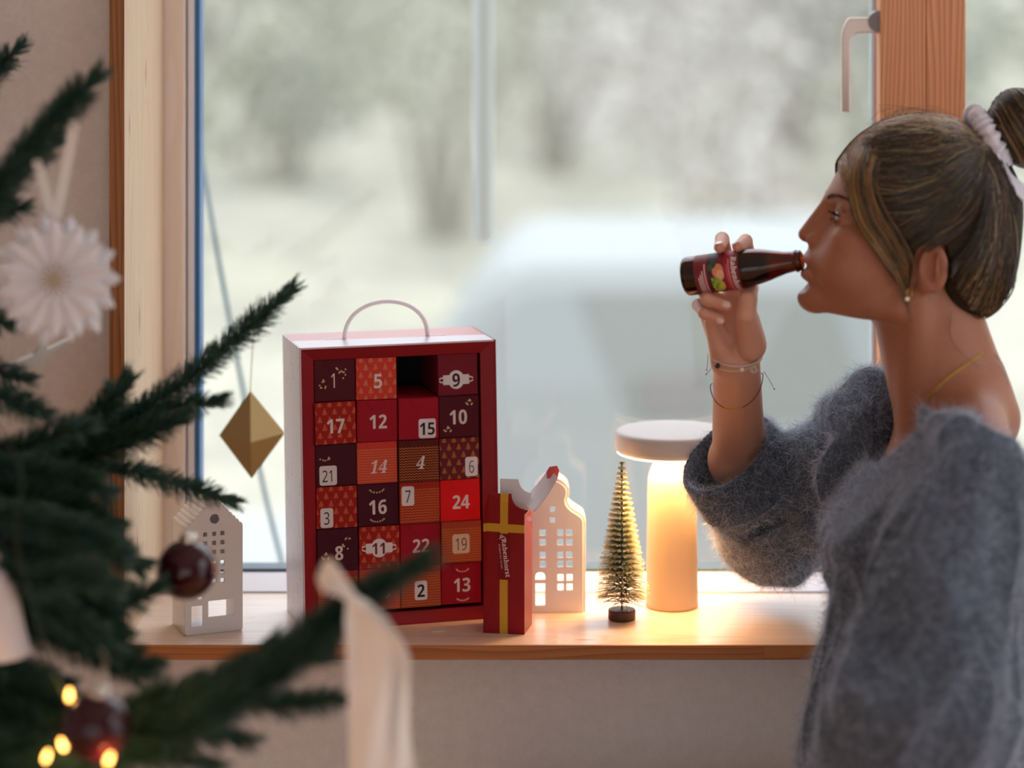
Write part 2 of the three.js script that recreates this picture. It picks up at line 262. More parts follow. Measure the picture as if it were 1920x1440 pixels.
  // close outside the pane: a slanting cable and a pale pipe end
  const cab = [at(352, 120, 4.0), at(373, 268, 4.0), at(438, 640, 4.0), at(492, 905, 4.0), at(545, 1120, 4.0), at(600, 1330, 4.0), V(at(900, 1500, 4).x, GY - .05, -4.0)];
  tag(part('stay_cable', tubeGeo(spline(cab, 40), .0036, 8), std(0x6f8790, .5)), 'thin grey green cable slanting down outside the glass at the left', 'cable');
  const pipe = thing('drain_pipe', 'pale straight pipe end hanging outside the glass above the calendar', 'pipe', at(906, 450, 4.3));
  part('tube', new THREE.CylinderGeometry(.0165, .0165, 1.4, 24).translate(0, .7, 0), phys(0xb6c0bd, .5), pipe); part('rim', new THREE.TorusGeometry(.0165, .002, 8, 24).rotateX(Math.PI / 2), phys(0xb6c0bd, .5), pipe);
}
// ───────────────────────── the advent calendar and its numbered cartons ─────────────────────────
const CAL = { w: .248, h: .348, d: .118, yaw: 16.5 * rad, lean: -.017 };
const calBase = sillAt(570, 1186).add(V(CAL.w / 2, 0, -CAL.d / 2).applyAxisAngle(V(0, 1, 0), CAL.yaw));
const lean = (g) => { const p = g.attributes.position; for (let i = 0; i < p.count; i++) p.setX(i, p.getX(i) + CAL.lean * p.getY(i)); return g; };   // the box has sagged to the left
{
  const { w, h, d } = CAL, x0 = -w / 2, x1 = w / 2, z0 = -d / 2, z1 = d / 2, t = .0022, bL = .0185, bT = .0168, bB = .0150, rec = .007;
  const o = thing('advent_calendar', 'tall red cardboard advent calendar with a carrying handle and twenty four compartments', 'advent calendar', calBase, CAL.yaw);
  const side = phys(0xffffff, .42, { clearcoat: .5, clearcoatRoughness: .3, map: canvasTexture(256, 768, (c, W, H) => { c.fillStyle = '#d9d2dc'; c.fillRect(0, 0, W, H); c.fillStyle = '#cdb7a8'; for (let i = 0; i < 150; i++) { const x = rnd() * W, y = rnd() * H; c.globalAlpha = rr(.2, .7); c.beginPath(); c.arc(x, y, rr(1, 4), 0, 7); c.fill(); } c.globalAlpha = .5; for (let i = 0; i < 26; i++) { const x = rnd() * W, y = rnd() * H, s = rr(12, 26); c.beginPath(); c.moveTo(x, y - s); c.lineTo(x + s * .45, y + s * .6); c.lineTo(x - s * .45, y + s * .6); c.closePath(); c.stroke(); } }) });  // lilac ground paints window reflection on a red side; golden marks are print
  const top = phys(0xffffff, .33, { clearcoat: .7, clearcoatRoughness: .25, map: canvasTexture(512, 256, (c, W, H) => { c.fillStyle = '#c4524e'; c.fillRect(0, 0, W, H); c.fillStyle = '#ddd2dc'; c.beginPath(); c.moveTo(0, H); c.lineTo(0, H * .5); c.lineTo(W, H * .62); c.lineTo(W, H); c.fill(); }) });  // white wedge paints the window mirrored in the glossy red top
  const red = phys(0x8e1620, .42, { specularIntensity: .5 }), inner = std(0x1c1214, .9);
  const unit = (g, ax, ay) => { g.computeBoundingBox(); const b = g.boundingBox, p = g.attributes.position, uv = g.attributes.uv; for (let i = 0; i < p.count; i++) { const v = [p.getX(i), p.getY(i), p.getZ(i)], lo = b.min.toArray(), s = b.max.toArray().map((q, k) => q - lo[k]); uv.setXY(i, (v[ax] - lo[ax]) / s[ax], ay < 0 ? 1 - (v[-ay] - lo[-ay]) / s[-ay] : (v[ay] - lo[ay]) / s[ay]); } return g; };
  const B = (a, b, c, e, f, g) => box(a, b, c, e, f, g, .0006);
  part('side_panel', lean(unit(B(x0, x0 + t, 0, h, z0, z1), 2, 1)), side, o, 'side with window reflection painted as pale lilac, faint golden print'); part('side_panel', lean(unit(B(x1 - t, x1, 0, h, z0, z1), 2, 1)), red, o);
  part('top_panel', lean(unit(B(x0 + t, x1 - t, h - t, h, z0, z1), 0, -2)), top, o, 'glossy red top with window reflection painted white along the front'); part('bottom_panel', lean(B(x0 + t, x1 - t, 0, t, z0, z1)), red, o);
  part('back_panel', lean(B(x0 + t, x1 - t, t, h - t, z0, z0 + t)), inner, o);
  // mitred frame that slopes inwards
  const bar = (a, b, c, e) => { const m = new MB(), P = (q, z) => V(q[0], q[1], z), th = .0012; m.quad(P(a, z1), P(b, z1), P(c, z1 - rec), P(e, z1 - rec)); m.quad(P(e, z1 - rec), P(c, z1 - rec), P(c, z1 - rec - .012), P(e, z1 - rec - .012)); m.quad(P(b, z1 - th), P(a, z1 - th), P(e, z1 - rec - th), P(c, z1 - rec - th)); return lean(m.geo(false)); };
  const O = [[x0, 0], [x1, 0], [x1, h], [x0, h]], I = [[x0 + bL, bB], [x1 - bL, bB], [x1 - bL, h - bT], [x0 + bL, h - bT]];
  for (let k = 0; k < 4; k++) part('frame_bar', bar(O[k], O[(k + 1) % 4], I[(k + 1) % 4], I[k]), red, o);
  // inner lining of the compartment that stands open
  part('divider', lean(B(I[0][0] + .0527 * 2 + .0004, I[0][0] + .0527 * 2 + .0008, h - bT - .0527, h - bT, z0 + t, z1 - rec - .012)), inner, o); part('divider', lean(B(I[0][0] - .001, I[1][0] + .001, h - bT, h - bT + .001, z0 + t, z1 - rec - .002)), inner, o);
  // handle strap through two slots
  const hp = [], L = lean(new THREE.BufferGeometry().setAttribute('position', new THREE.BufferAttribute(new Float32Array([0, h, 0]), 3))).attributes.position.getX(0);
  const a = -.053, b = .053; for (let k = 0; k <= 40; k++) { const q = k / 40, th = Math.PI * q; hp.push(V(L + mix(a, b, .5 - .5 * Math.cos(th)) - .004 + .001, h - .004 + .049 * Math.pow(Math.sin(th), .8), z0 + .058 + .004 * q)); }
  part('carry_handle', tubeGeo(hp, .0031, 12, .8), phys(0xfaf9fb, .35), o, 'white plastic strap handle');
  for (const [x, s] of [[a, -1], [b, 1]]) part('slot', box(L + x - .012 - .004 + s * .012, L + x + .012 - .004 + s * .012, h - .0004, h + .0003, z0 + .056, z0 + .0605), std(0xf2eef2, .6), o);
  // cartons
  const cell = .0520, cw = .0508, ch = .0514, cd = .1;
  const C = { maroon: '#561020', plum: '#480e24', wine: '#8c1228', crimson: '#a60e26', coral: '#d84034', rust: '#a82c1c', brown: '#5c1a14', bright: '#e6141c', treered: '#a81c1c', gold: '#dc8c46', cream: '#e9dfdc' };
  const pat = {
    trees(c, W, line) { c.strokeStyle = line; c.fillStyle = line; c.lineWidth = 2.2; for (let r = 0; r < 6; r++) for (let k = -1; k < 5; k++) { const x = 30 + k * 62 + (r % 2) * 31, y = 8 + r * 48, s = 34 + (k + r) % 2 * 4; c.beginPath(); c.moveTo(x, y - s * .55); c.lineTo(x + 14, y + s * .4); c.lineTo(x - 14, y + s * .4); c.closePath(); c.stroke(); c.globalAlpha = .35; c.fill(); c.globalAlpha = 1; c.beginPath(); c.moveTo(x, y - s * .2); c.lineTo(x, y + s * .62); c.moveTo(x, y + 2); c.lineTo(x + 7, y - 5); c.moveTo(x, y + 8); c.lineTo(x - 7, y + 1); c.stroke(); } },
    zigzag(c, W, line) { c.strokeStyle = line; c.lineWidth = 3.4; for (let y = 44; y < 256; y += 16) { c.beginPath(); for (let x = 0, k = 0; x <= 264; x += 11, k++) c.lineTo(x, y + (k % 2 ? 8 : 0)); c.stroke(); } },
    dots(c, list) { c.fillStyle = '#e6c79a'; for (const [x, y] of list) { c.beginPath(); c.arc(x, y, 5.4, 0, 7); c.fill(); } },
  };
  const cluster = (cx, cy, n, sx, sy) => Array.from({ length: n }, (_, k) => [cx + (((k * .618 + cx * .013) % 1) - .5) * sx * 2, cy + (((k * k * .29 + k * .17 + cy * .007) % 1) - .5) * sy * 2]);
  const arc = (cx, cy, r, a0, a1, n) => Array.from({ length: n }, (_, k) => { const a = (a0 + (a1 - a0) * k / (n - 1)) * rad; return [cx + Math.cos(a) * r, cy + Math.sin(a) * r * .55]; });
  const D = [ // number, background, pattern, dots, plate, text colour, [x, y], text size, font, words for the label
    ['1', C.maroon, , [...cluster(165, 60, 9, 32, 26), ...cluster(50, 160, 8, 22, 50), [182, 116], [196, 96]], , C.cream, [122, 126], 92, 'sans-serif', 'dark maroon carton numbered 1 with golden dots'],
    ['5', C.coral, 'trees', , , C.cream, [138, 140], 92, 'bold sans-serif', 'coral red carton numbered 5 covered in small gold pine trees'],
    null,
    ['9', '#7a1c2c', , , 'badge', '#3a1a20', [116, 158], 92, 'bold sans-serif', 'wine red carton numbered 9 on a white badge'],
    ['17', C.treered, 'trees', , , C.cream, [128, 142], 92, 'bold sans-serif', 'red carton numbered 17 covered in gold pine trees'],
    ['12', C.crimson, , , , C.cream, [134, 132], 90, 'bold sans-serif', 'plain crimson carton numbered 12'],
    ['15', C.crimson, , , 'plate', '#2c1a1e', [182, 190], 86, 'bold sans-serif', 'plain crimson carton numbered 15 in black on a white plate'],
    ['10', C.maroon, , [...cluster(196, 40, 8, 22, 30), ...cluster(50, 198, 9, 26, 24)], , C.cream, [122, 128], 92, 'bold sans-serif', 'dark maroon carton numbered 10 with golden dots in two corners'],
    ['21', C.plum, , [[30, 88], [48, 94], [62, 98], [78, 92], [88, 88], [84, 80]], 'plate', '#3a2024', [78, 190], 80, 'sans-serif', 'dark plum carton numbered 21 on a white plate'],
    ['14', C.coral, 'zigzag', , , C.cream, [130, 150], 84, 'italic bold serif', 'coral carton numbered 14 with gold zigzag lines'],
    ['4', C.brown, 'zigzag', , , C.cream, [132, 136], 84, 'italic bold serif', 'dark brown carton numbered 4 with gold zigzag lines'],
    ['6', '#6a2026', 'trees', , 'plate', '#6a5a5c', [204, 182], 84, 'sans-serif', 'brownish maroon carton numbered 6 on a white plate, with gold trees'],
    ['3', C.treered, 'trees', , 'plate', '#2c1a1e', [64, 190], 84, 'sans-serif', 'red carton numbered 3 on a white plate, with gold trees'],
    ['16', C.plum, , [...arc(122, 26, 46, 160, 20, 7), ...arc(122, 206, 46, 155, 25, 7)], , C.cream, [126, 138], 92, 'bold sans-serif', 'dark plum carton numbered 16 between two arcs of golden dots'],
    ['7', C.rust, 'zigzag', , 'plate', '#2c1a1e', [52, 84], 84, 'sans-serif', 'rust red carton numbered 7 on a white plate, with zigzag lines'],
    ['24', C.bright, , , , C.cream, [132, 136], 88, 'bold sans-serif', 'plain bright red carton numbered 24'],
    ['8', C.plum, , [...cluster(176, 92, 9, 30, 36), ...cluster(48, 168, 8, 24, 40)], , C.cream, [136, 146], 90, 'bold sans-serif', 'dark plum carton numbered 8 with golden dots'],
    ['11', C.treered, 'trees', , 'badge', '#7a1c26', [126, 132], 80, 'bold sans-serif', 'red carton numbered 11 on a white badge over gold trees'],
    ['22', C.crimson, , , , C.cream, [132, 136], 88, 'bold sans-serif', 'plain crimson carton numbered 22, partly behind a fir twig'],
    ['19', '#b0482c', 'zigzag', , 'plate', '#7a4a30', [124, 140], 84, 'sans-serif', 'orange brown carton numbered 19 on a pale plate'],
    ['23', C.rust, 'zigzag', , , C.cream, [130, 138], 88, 'bold sans-serif', 'rust carton numbered 23 behind the cream ribbon'],
    ['20', C.coral, 'zigzag', , , C.cream, [136, 138], 88, 'bold sans-serif', 'coral carton numbered 20 behind the ribbon and fir twig'],
    ['2', '#a83e2c', 'zigzag', , 'plate', '#2c1a1e', [128, 152], 90, 'bold sans-serif', 'rust red carton numbered 2 in black on a white plate'],
    ['13', C.crimson, , [...arc(136, 34, 40, 160, 20, 7), ...arc(136, 214, 40, 150, 30, 7)], , C.cream, [132, 136], 88, 'bold sans-serif', 'crimson carton numbered 13 between two arcs of golden dots'],
  ];
  D.forEach((q, i) => {
    if (!q) return;
    let [num, bg, p, dots, plate, fg, [tx, ty], size, font, label] = q, r = Math.floor(i / 4), c = i % 4;
    const map = canvasTexture(256, 256, (g, W) => {
      g.fillStyle = bg; g.fillRect(0, 0, W, W); if (p) pat[p](g, W, bg === C.coral ? '#e09a60' : C.gold); if (dots) pat.dots(g, dots);
      const rot = (p === 'trees' && num !== '11') ? 0 : 0; g.save(); g.translate(tx, ty); g.rotate(rot);
      if (plate === 'plate') { const hw = num.length > 1 ? 55 : 40, hh = 60; g.fillStyle = num === '19' ? '#e6cdb4' : '#ece8ec'; g.beginPath(); g.roundRect(-hw, -hh, 2 * hw, 2 * hh, 15); g.fill(); }
      if (plate === 'badge') { g.fillStyle = '#ece8ec'; g.beginPath(); g.ellipse(0, 0, 52, 58, 0, 0, 7); g.fill(); g.fillRect(-84, -30, 168, 60); g.strokeStyle = '#ece8ec'; g.lineWidth = 8; for (const s of [-1, 1]) for (const y of [-9, 9]) { g.beginPath(); g.moveTo(s * 84, y * 1.6); g.quadraticCurveTo(s * 104, y * 1.6, s * 108, y * .4); g.stroke(); } }
      size *= plate ? 1.22 : 1.32; const fam = font.split(' ').pop(), st = font.replace(fam, '').trim(); g.font = st + ' ' + size + 'px ' + fam; g.textAlign = 'center'; g.textBaseline = 'middle'; g.fillStyle = fg; if (/^(1|21|6|3|7|19)$/.test(num) && fam === 'sans-serif') g.scale(.72, 1.02); else g.scale(.9, 1); g.fillText(num, 0, 4); g.restore();
    });
    const face = phys(0xf4eeee, .5, { map, specularIntensity: .35 }), paper = phys(bg, .6, { specularIntensity: .35 });
    const cx = x0 + bL + cell * (c + .5) + rr(-.0004, .0004), y0 = h - bT - cell * (r + 1) + .0004, zf = z1 - rec + .001 + rr(-.0012, .0022);
    const pos = calBase.clone().add(V(cx + CAL.lean * y0, y0, zf).applyAxisAngle(V(0, 1, 0), CAL.yaw));
    const g = thing('numbered_carton', label + ' inside the calendar', 'box', pos, CAL.yaw, 'numbered cartons in the advent calendar');
    const tilt = rr(-.008, .008), rotl = (geo) => lean(geo.rotateZ(tilt));
    part('carton', rotl(box(-cw / 2, cw / 2, 0, ch, -cd, -.0004, .0007)), paper, g);
    const fg2 = new THREE.PlaneGeometry(cw - .0012, ch - .0012).translate(0, ch / 2, .0001); part('front_panel', rotl(prismFace(cw, ch)), face, g);
    const sh = new THREE.Shape(); sh.absarc(0, 0, .0125, Math.PI, 2 * Math.PI); sh.closePath(); const tf = prism(sh, .0003, .0009, .0002); { const uv = tf.attributes.uv, ps = tf.attributes.position; for (let k = 0; k < uv.count; k++) uv.setXY(k, ps.getX(k) / cw + .5, (ps.getY(k) + ch - .0006) / ch); }
    part('tuck_flap', rotl(tf.translate(0, ch - .0006, 0)), face, g);
  });
  function prismFace(w, h) { const g = new RoundedBoxGeometry(w - .0006, h - .0006, .0006, 1, .0002).translate(0, h / 2, 0), uv = g.attributes.uv, p = g.attributes.position; for (let k = 0; k < uv.count; k++) uv.setXY(k, p.getX(k) / w + .5, p.getY(k) / h); return g; }
}
// ───────────────────────── things standing on the sill ─────────────────────────
// the gift carton taken from the calendar, its lid torn open
{
  const w = .0512, d = .050, h = .1495, base = sillAt(951, 1188.5).add(V(0, 0, -.025)), o = thing('gift_carton', 'narrow red carton with yellow printed ribbons and torn open lid, in front of the calendar', 'box', base, -9.5 * rad);
  const red = '#901016', yel = '#d29c2e';
  const face = phys(0xffffff, .5, { specularIntensity: .4, map: canvasTexture(256, 850, (c, W, H) => {
    c.fillStyle = red; c.fillRect(0, 0, W, H); c.fillStyle = yel; c.fillRect(102, 0, 50, 400); c.fillRect(102, 520, 50, 340); c.fillRect(0, 182, W, 50);
    c.fillStyle = '#820c14'; c.fillRect(86, 240, 82, 280); c.save(); c.translate(132, 378); c.rotate(83 * rad); c.fillStyle = '#f0dcd4'; c.textAlign = 'center'; c.textBaseline = 'middle'; c.font = 'bold 40px serif'; c.fillText('Rabenhorst', 10, -6); c.font = '13px sans-serif'; c.fillText('SCHMECKT GUT. TUT GUT.', 0, 26); c.strokeStyle = '#f0dcd4'; c.lineWidth = 4; c.beginPath(); c.moveTo(-92, -8); c.bezierCurveTo(-118, -34, -132, 6, -104, 22); c.stroke(); c.beginPath(); c.arc(-122, 6, 8, 0, 7); c.stroke(); c.restore();
  }) });
  const plain = phys(red, .45, { clearcoat: .3 }), white = std(0xeceaf0, .7), ribbon = phys(yel, .45, { clearcoat: .3 });
  const topH = .0205, inset = .006, t = .0007;
  // front sheet: lower panel and a sloping shoulder bitten by the thumb notch
  const s = new THREE.Shape(); s.moveTo(-w / 2, 0); s.lineTo(w / 2, 0); s.lineTo(w / 2, h); s.absarc(w / 2, h + topH, .0172, -Math.PI / 2, -Math.PI, true); s.lineTo(-w / 2 + inset, h + topH); s.lineTo(-w / 2, h); s.closePath();
  const lf = prism(s, d / 2 - t, d / 2, 0); { const p = lf.attributes.position, uv = lf.attributes.uv; for (let i = 0; i < p.count; i++) { uv.setXY(i, p.getX(i) / w + .5, p.getY(i) / (h + topH)); if (p.getY(i) > h) p.setZ(i, p.getZ(i) - (p.getY(i) - h) * .28); } lf.computeVertexNormals(); }
  part('front_panel', lf, face, o); part('side_panel', box(-w / 2, -w / 2 + t, 0, h, -d / 2, d / 2 - t, .0003), plain, o); part('side_panel', box(w / 2 - t, w / 2, 0, h - .004, -d / 2, d / 2 - t, .0003), plain, o); part('back_panel', box(-w / 2, w / 2, 0, h, -d / 2, -d / 2 + t, .0003), plain, o); part('bottom_panel', box(-w / 2, w / 2, 0, t, -d / 2, d / 2 - t, .0003), plain, o);
  const f2 = new THREE.Shape(); f2.moveTo(-.0105, h - .004); f2.lineTo(w / 2, h - .004); f2.absarc(w / 2 + .004, h + .034, .0165, -Math.PI / 2, -Math.PI, true); f2.lineTo(-.0105, h + .034); f2.closePath();
  const fl = prism(f2, -.004, -.0033, 0); part('inner_flap', fl, white, o, 'white inside of the torn top flap');
  const lid = new THREE.Group(); lid.name = 'lid'; o.add(lid); lid.position.set(w / 2 - .001, h + .003, .004); lid.rotation.set(.25, 38 * rad, -52 * rad, 'YXZ'); lid.userData.label = 'bent up lid, white inside with a red tip';
  { const L = new MB(); const sec = (k) => { const y = k * .05, bend = -.012 * k * k; return [V(bend - .001 * k, y, -.017 + .004 * k), V(bend, y, .017 - .006 * k)]; }; for (let k = 0; k < 10; k++) { const [a, b] = sec(k / 10), [c2, d2] = sec((k + 1) / 10), n = V(.0007, 0, 0); L.quad(a, b, d2, c2); L.quad(c2.clone().add(n), d2.clone().add(n), b.clone().add(n), a.clone().add(n)); } part('lid_sheet', L.geo(false), white, lid); }
  { const s3 = new THREE.Shape([[-.0075, 0], [.0075, 0], [.0085, .009], [.005, .0155], [-.005, .0155], [-.0085, .009]].map((q) => new THREE.Vector2(...q))); part('tuck_tip', prism(s3, 0, .0008, 0).rotateZ(.95).translate(-.0075, .0455, -.001), phys(0xd8585a, .4, { clearcoat: .3 }), lid, 'red tip'); }
}
// ceramic tea-light houses: a pierced front, side walls, a roof that follows the gable; open behind
function house(name, label, base, turn, outline, holes, depth, mat, group) {
  const o = thing(name, label, 'figurine', base, turn, group), sh = new THREE.Shape(outline.map((p) => new THREE.Vector2(...p))); for (const h of holes) sh.holes.push(h);
  part('front_wall', prism(sh, depth / 2 - .0042, depth / 2, .0009), mat, o);
  return o;
}
const hole = (x0, x1, y0, y1, r = .0008) => { const p = new THREE.Path(); p.moveTo(x0 + r, y0); p.lineTo(x1 - r, y0); p.quadraticCurveTo(x1, y0, x1, y0 + r); p.lineTo(x1, y1 - r); p.quadraticCurveTo(x1, y1, x1 - r, y1); p.lineTo(x0 + r, y1); p.quadraticCurveTo(x0, y1, x0, y1 - r); p.lineTo(x0, y0 + r); p.quadraticCurveTo(x0, y0, x0 + r, y0); return p; };
const shell = (pts, z0, z1, t = .0035) => { // a strip of the given thickness along an outline
  const n = pts.map((p, i) => { const a = pts[Math.max(i - 1, 0)], b = pts[Math.min(i + 1, pts.length - 1)], dx = b[0] - a[0], dy = b[1] - a[1], l = Math.hypot(dx, dy); return [p[0] + dy / l * t, p[1] - dx / l * t]; });
  return prism([...pts, ...n.reverse()], z0, z1, .0006);
};
const ceramic = phys(0xe9e3e2, .32, { clearcoat: .5, clearcoatRoughness: .15 });
{ // the house at the right with the curved gable
  const px = 3.36 / 5000, X = (x) => (x - 1035) * px, Y = (y) => (1148 - y) * px, base = sillAt(1035, 1148).add(V(0, 0, -.02));
  const half = [[1092, 1148], [1092, 978], [1089, 970], [1080, 964], [1068, 956], [1060, 946], [1058, 936], [1061, 926], [1060, 916], [1053, 908], [1044, 903], [1035, 902]].map(([x, y]) => [X(x), Y(y)]), right = new THREE.CatmullRomCurve3(half.slice(2).map((p) => V(p[0], p[1], 0))).getPoints(30).map((p) => [p.x, p.y]);
  const edge = [half[0], half[1], ...right], left = edge.slice(0, -1).map(([x, y]) => [-x, y]).reverse(), H = [];
  for (const [cx, cw] of [[1017, 7.5], [1050, 7.5], [1067, 7.5]]) for (const [y0, y1] of [[992, 1003], [1010, 1021], [1034, 1045], [1051, 1062]]) H.push(hole(X(cx - cw + 2), X(cx + cw - 2), Y(y1), Y(y0)));
  for (const cx of [1050, 1067]) for (const [y0, y1] of [[1076, 1088], [1094, 1106]]) H.push(hole(X(cx - 5.5), X(cx + 5.5), Y(y1), Y(y0)));
  for (const [y0, y1] of [[949, 958], [969, 978]]) H.push(hole(X(1031), X(1040), Y(y1), Y(y0)));
  { const p = new THREE.Path(); p.moveTo(X(1003), Y(1086)); p.lineTo(X(1021), Y(1086)); p.lineTo(X(1021), Y(1080)); p.quadraticCurveTo(X(1021), Y(1072), X(1012), Y(1072)); p.quadraticCurveTo(X(1003), Y(1072), X(1003), Y(1080)); p.closePath(); H.push(p); H.push(hole(X(1003), X(1021), Y(1134), Y(1093))); }
  const o = house('ceramic_house', 'pale ceramic house with a curved bell gable, lit orange by the lamp', base, 2 * rad, [...edge, ...left], H, .046, ceramic, 'ceramic tea light houses');
  part('roof_shell', shell([...edge, ...left].map((p) => p), -.023, .0195), ceramic, o); part('floor_plate', box(-.036, .036, 0, .004, -.022, .019, .001), ceramic, o);
}
{ // the house at the left with the stepped, tiled gable
  const w = .0725, h0 = .129, hp = .1655, d = .063, t = .0042, p0 = sillAt(347, 1193), base = p0.clone().add(V(w / 2, 0, -d / 2).applyAxisAngle(V(0, 1, 0), 23 * rad));
  const N = 8, roof = (s) => { const q = []; for (let k = 0; k <= N * 6; k++) { const f = k / (N * 6), b = .0011 * Math.abs(Math.sin(f * N * Math.PI)); q.push([s * (mix(w / 2, .001, f) + b * .7), mix(h0, hp, f) + b]); } return q; };
  const r = roof(1), l = roof(-1).reverse(), out = [[-w / 2, .002], [-w / 2 + .002, 0], [w / 2 - .002, 0], [w / 2, .002], ...r, ...l], H = [], u = 3.258 / 5000, X = (x) => (x - 401) * u / .93, Y = (y) => (1188 - y) * u;
  for (const cx of [385, 401, 416]) for (const y of [1002, 1019, 1036, 1057, 1074, 1090]) H.push(hole(X(cx - 3.4), X(cx + 3.4), Y(y + 4), Y(y - 4)));
  H.push(hole(X(361), X(381), Y(1172), Y(1134))); H.push(hole(X(391), X(437), Y(1157), Y(1127))); { const c = new THREE.Path(); c.absarc(X(402), Y(974), .0058, 0, 7, true); H.push(c); } H.push(hole(X(372), X(380), Y(1123), Y(1117)));
  const o = house('ceramic_house', 'white ceramic house with a ribbed pointed roof, half behind the bauble at the left', base, 23 * rad, out, H, d, ceramic, 'ceramic tea light houses');
  part('side_wall', box(-w / 2, -w / 2 + t, .001, h0, -d / 2, d / 2 - t, .001), ceramic, o); part('side_wall', box(w / 2 - t, w / 2, .001, h0, -d / 2, d / 2 - t, .001), ceramic, o); part('floor_plate', box(-w / 2, w / 2, 0, .004, -d / 2, d / 2 - t, .001), ceramic, o);
  part('back_wall', prism([[-w / 2, .075], [w / 2, .075], [w / 2, h0], [.001, hp], [-.001, hp], [-w / 2, h0]], -d / 2, -d / 2 + t, .0008), ceramic, o);
  part('roof_side', shell(r, -d / 2, d / 2 - t, -.0036), ceramic, o); part('roof_side', shell(roof(-1), -d / 2, d / 2 - t, .0036), ceramic, o);
}
// bottle-brush tree
{
  const base = sillAt(1166, 1161), o = thing('brush_tree', 'small green bottle brush tree with frosted tips on a round dark wooden base', 'decoration', base);
  const bp = [[0, 0], [.0158, 0], [.0170, .0012], [.0172, .0112], [.0162, .0128], [0, .0130]].map((p) => new THREE.Vector2(...p));
  part('base', new THREE.LatheGeometry(bp, 40), std(0x4a2c1c, .5, { map: null }), o);
  const wm = new MB(); for (const ph of [0, Math.PI]) { const pts = []; for (let k = 0; k <= 120; k++) { const f = k / 120; pts.push(V(Math.cos(f * 60 + ph) * .0009, .012 + f * .184, Math.sin(f * 60 + ph) * .0009)); } wm.tube(pts, .0008, 5); } part('wire', wm.geo(false), std(0x3a4228, .5, { metalness: .5 }), o);
  const m = new MB(), g0 = [.085, .13, .035], g1 = [.40, .42, .13], tip = [.90, .80, .52];
  for (let k = 0; k < 3900; k++) {
    const f = Math.pow(rnd(), .85), row = Math.round(f * 26 + rr(-.22, .22)) / 26, y = .022 + row * .172 + rr(-.0012, .0012), R = mix(.0385, .0035, Math.pow(clamp(row, 0, 1), .92)) * rr(.86, 1.04) * (row < .06 ? .9 : 1), a = rr(0, 6.2832), up = mix(-.03, .35, row) * R + R * R * 3 * (rnd() - .6) * 1.2, c = Math.cos(a), s = Math.sin(a);
    m.tube([V(c * .001, y, s * .001), V(c * R * .55, y + up * .5 + R * .03, s * R * .55), V(c * R, y + up - R * .03, s * R)], (t) => .00034 - t * .00012, 3, (t) => t > .9 ? tip : [0, 1, 2].map((q) => mix(g0[q], g1[q], Math.pow(t, 1.5))));
    if (rnd() < .55) { const b = V(c * R, y + up - R * .03, s * R), e = .00055; m.tri(b.clone().add(V(-e, -e, e)), b.clone().add(V(e, -e, e * .5)), b.clone().add(V(0, e, 0)), tip); m.tri(b.clone().add(V(e, -e, -e)), b.clone().add(V(-e, -e, -e * .5)), b.clone().add(V(0, e, 0)), tip); }
  }
  const br = part('bristles', m.geo(), std(0xffffff, .6, { vertexColors: true, side: THREE.DoubleSide }), o); br.userData.kind = 'stuff';
}
// portable table lamp with a mushroom head
{
  const base = sillAt(1260, 1136), o = thing('table_lamp', 'cream portable table lamp with a flat round head, glowing behind the brush tree', 'lamp', base), P = (a) => a.map((p) => new THREE.Vector2(...p));
  const shellMat = phys(0xcfc8c2, .5), stemMat = phys(0xcdb292, .5);
  part('stem', new THREE.LatheGeometry(P([[0, 0], [.0318, 0], [.0335, .0016], [.0333, .006], [.0322, .08], [.0312, .140], [.0304, .160], [.0290, .1685], [.0262, .1765], [.0225, .1825], [.0195, .188], [.019, .200]]), 64), stemMat, o);
  part('head', new THREE.LatheGeometry(P([[.060, .197], [.0692, .197], [.0712, .199], [.0728, .204], [.0726, .2185], [.0712, .2225], [.0680, .2243], [.060, .2250], [0, .2252]]), 72), shellMat, o);
  const glow = new THREE.MeshStandardMaterial({ color: 0xfff3e0, roughness: .6, emissive: new THREE.Color(...LAMP.color).lerp(new THREE.Color(1, .9, .7), .3), emissiveIntensity: LAMP.glow });
  part('diffuser', new THREE.LatheGeometry(P([[.0185, .1945], [.040, .1935], [.0640, .1942], [.0698, .1962], [.0690, .1985], [.0185, .1985]]), 72), glow, o, 'glowing ring under the head');
  const l = new THREE.RectAreaLight(new THREE.Color(...LAMP.color), LAMP.power, .115, .115); l.name = 'lamp_light'; l.position.set(0, .1928, 0); l.rotation.x = -Math.PI / 2; o.add(l);
}
{ const p = sillAt(823, 1184), s = new THREE.Shape([[-.009, -.003], [.004, -.0025], [.009, .002], [-.003, .004]].map((q) => new THREE.Vector2(...q))); const g = prism(s, 0, .0006, 0).rotateX(-Math.PI / 2); tag(part('paper_scrap', g.translate(p.x, p.y, p.z), std(0xe8d8c8, .8)), 'tiny scrap of torn card lying on the sill in front of the calendar', 'scrap'); }
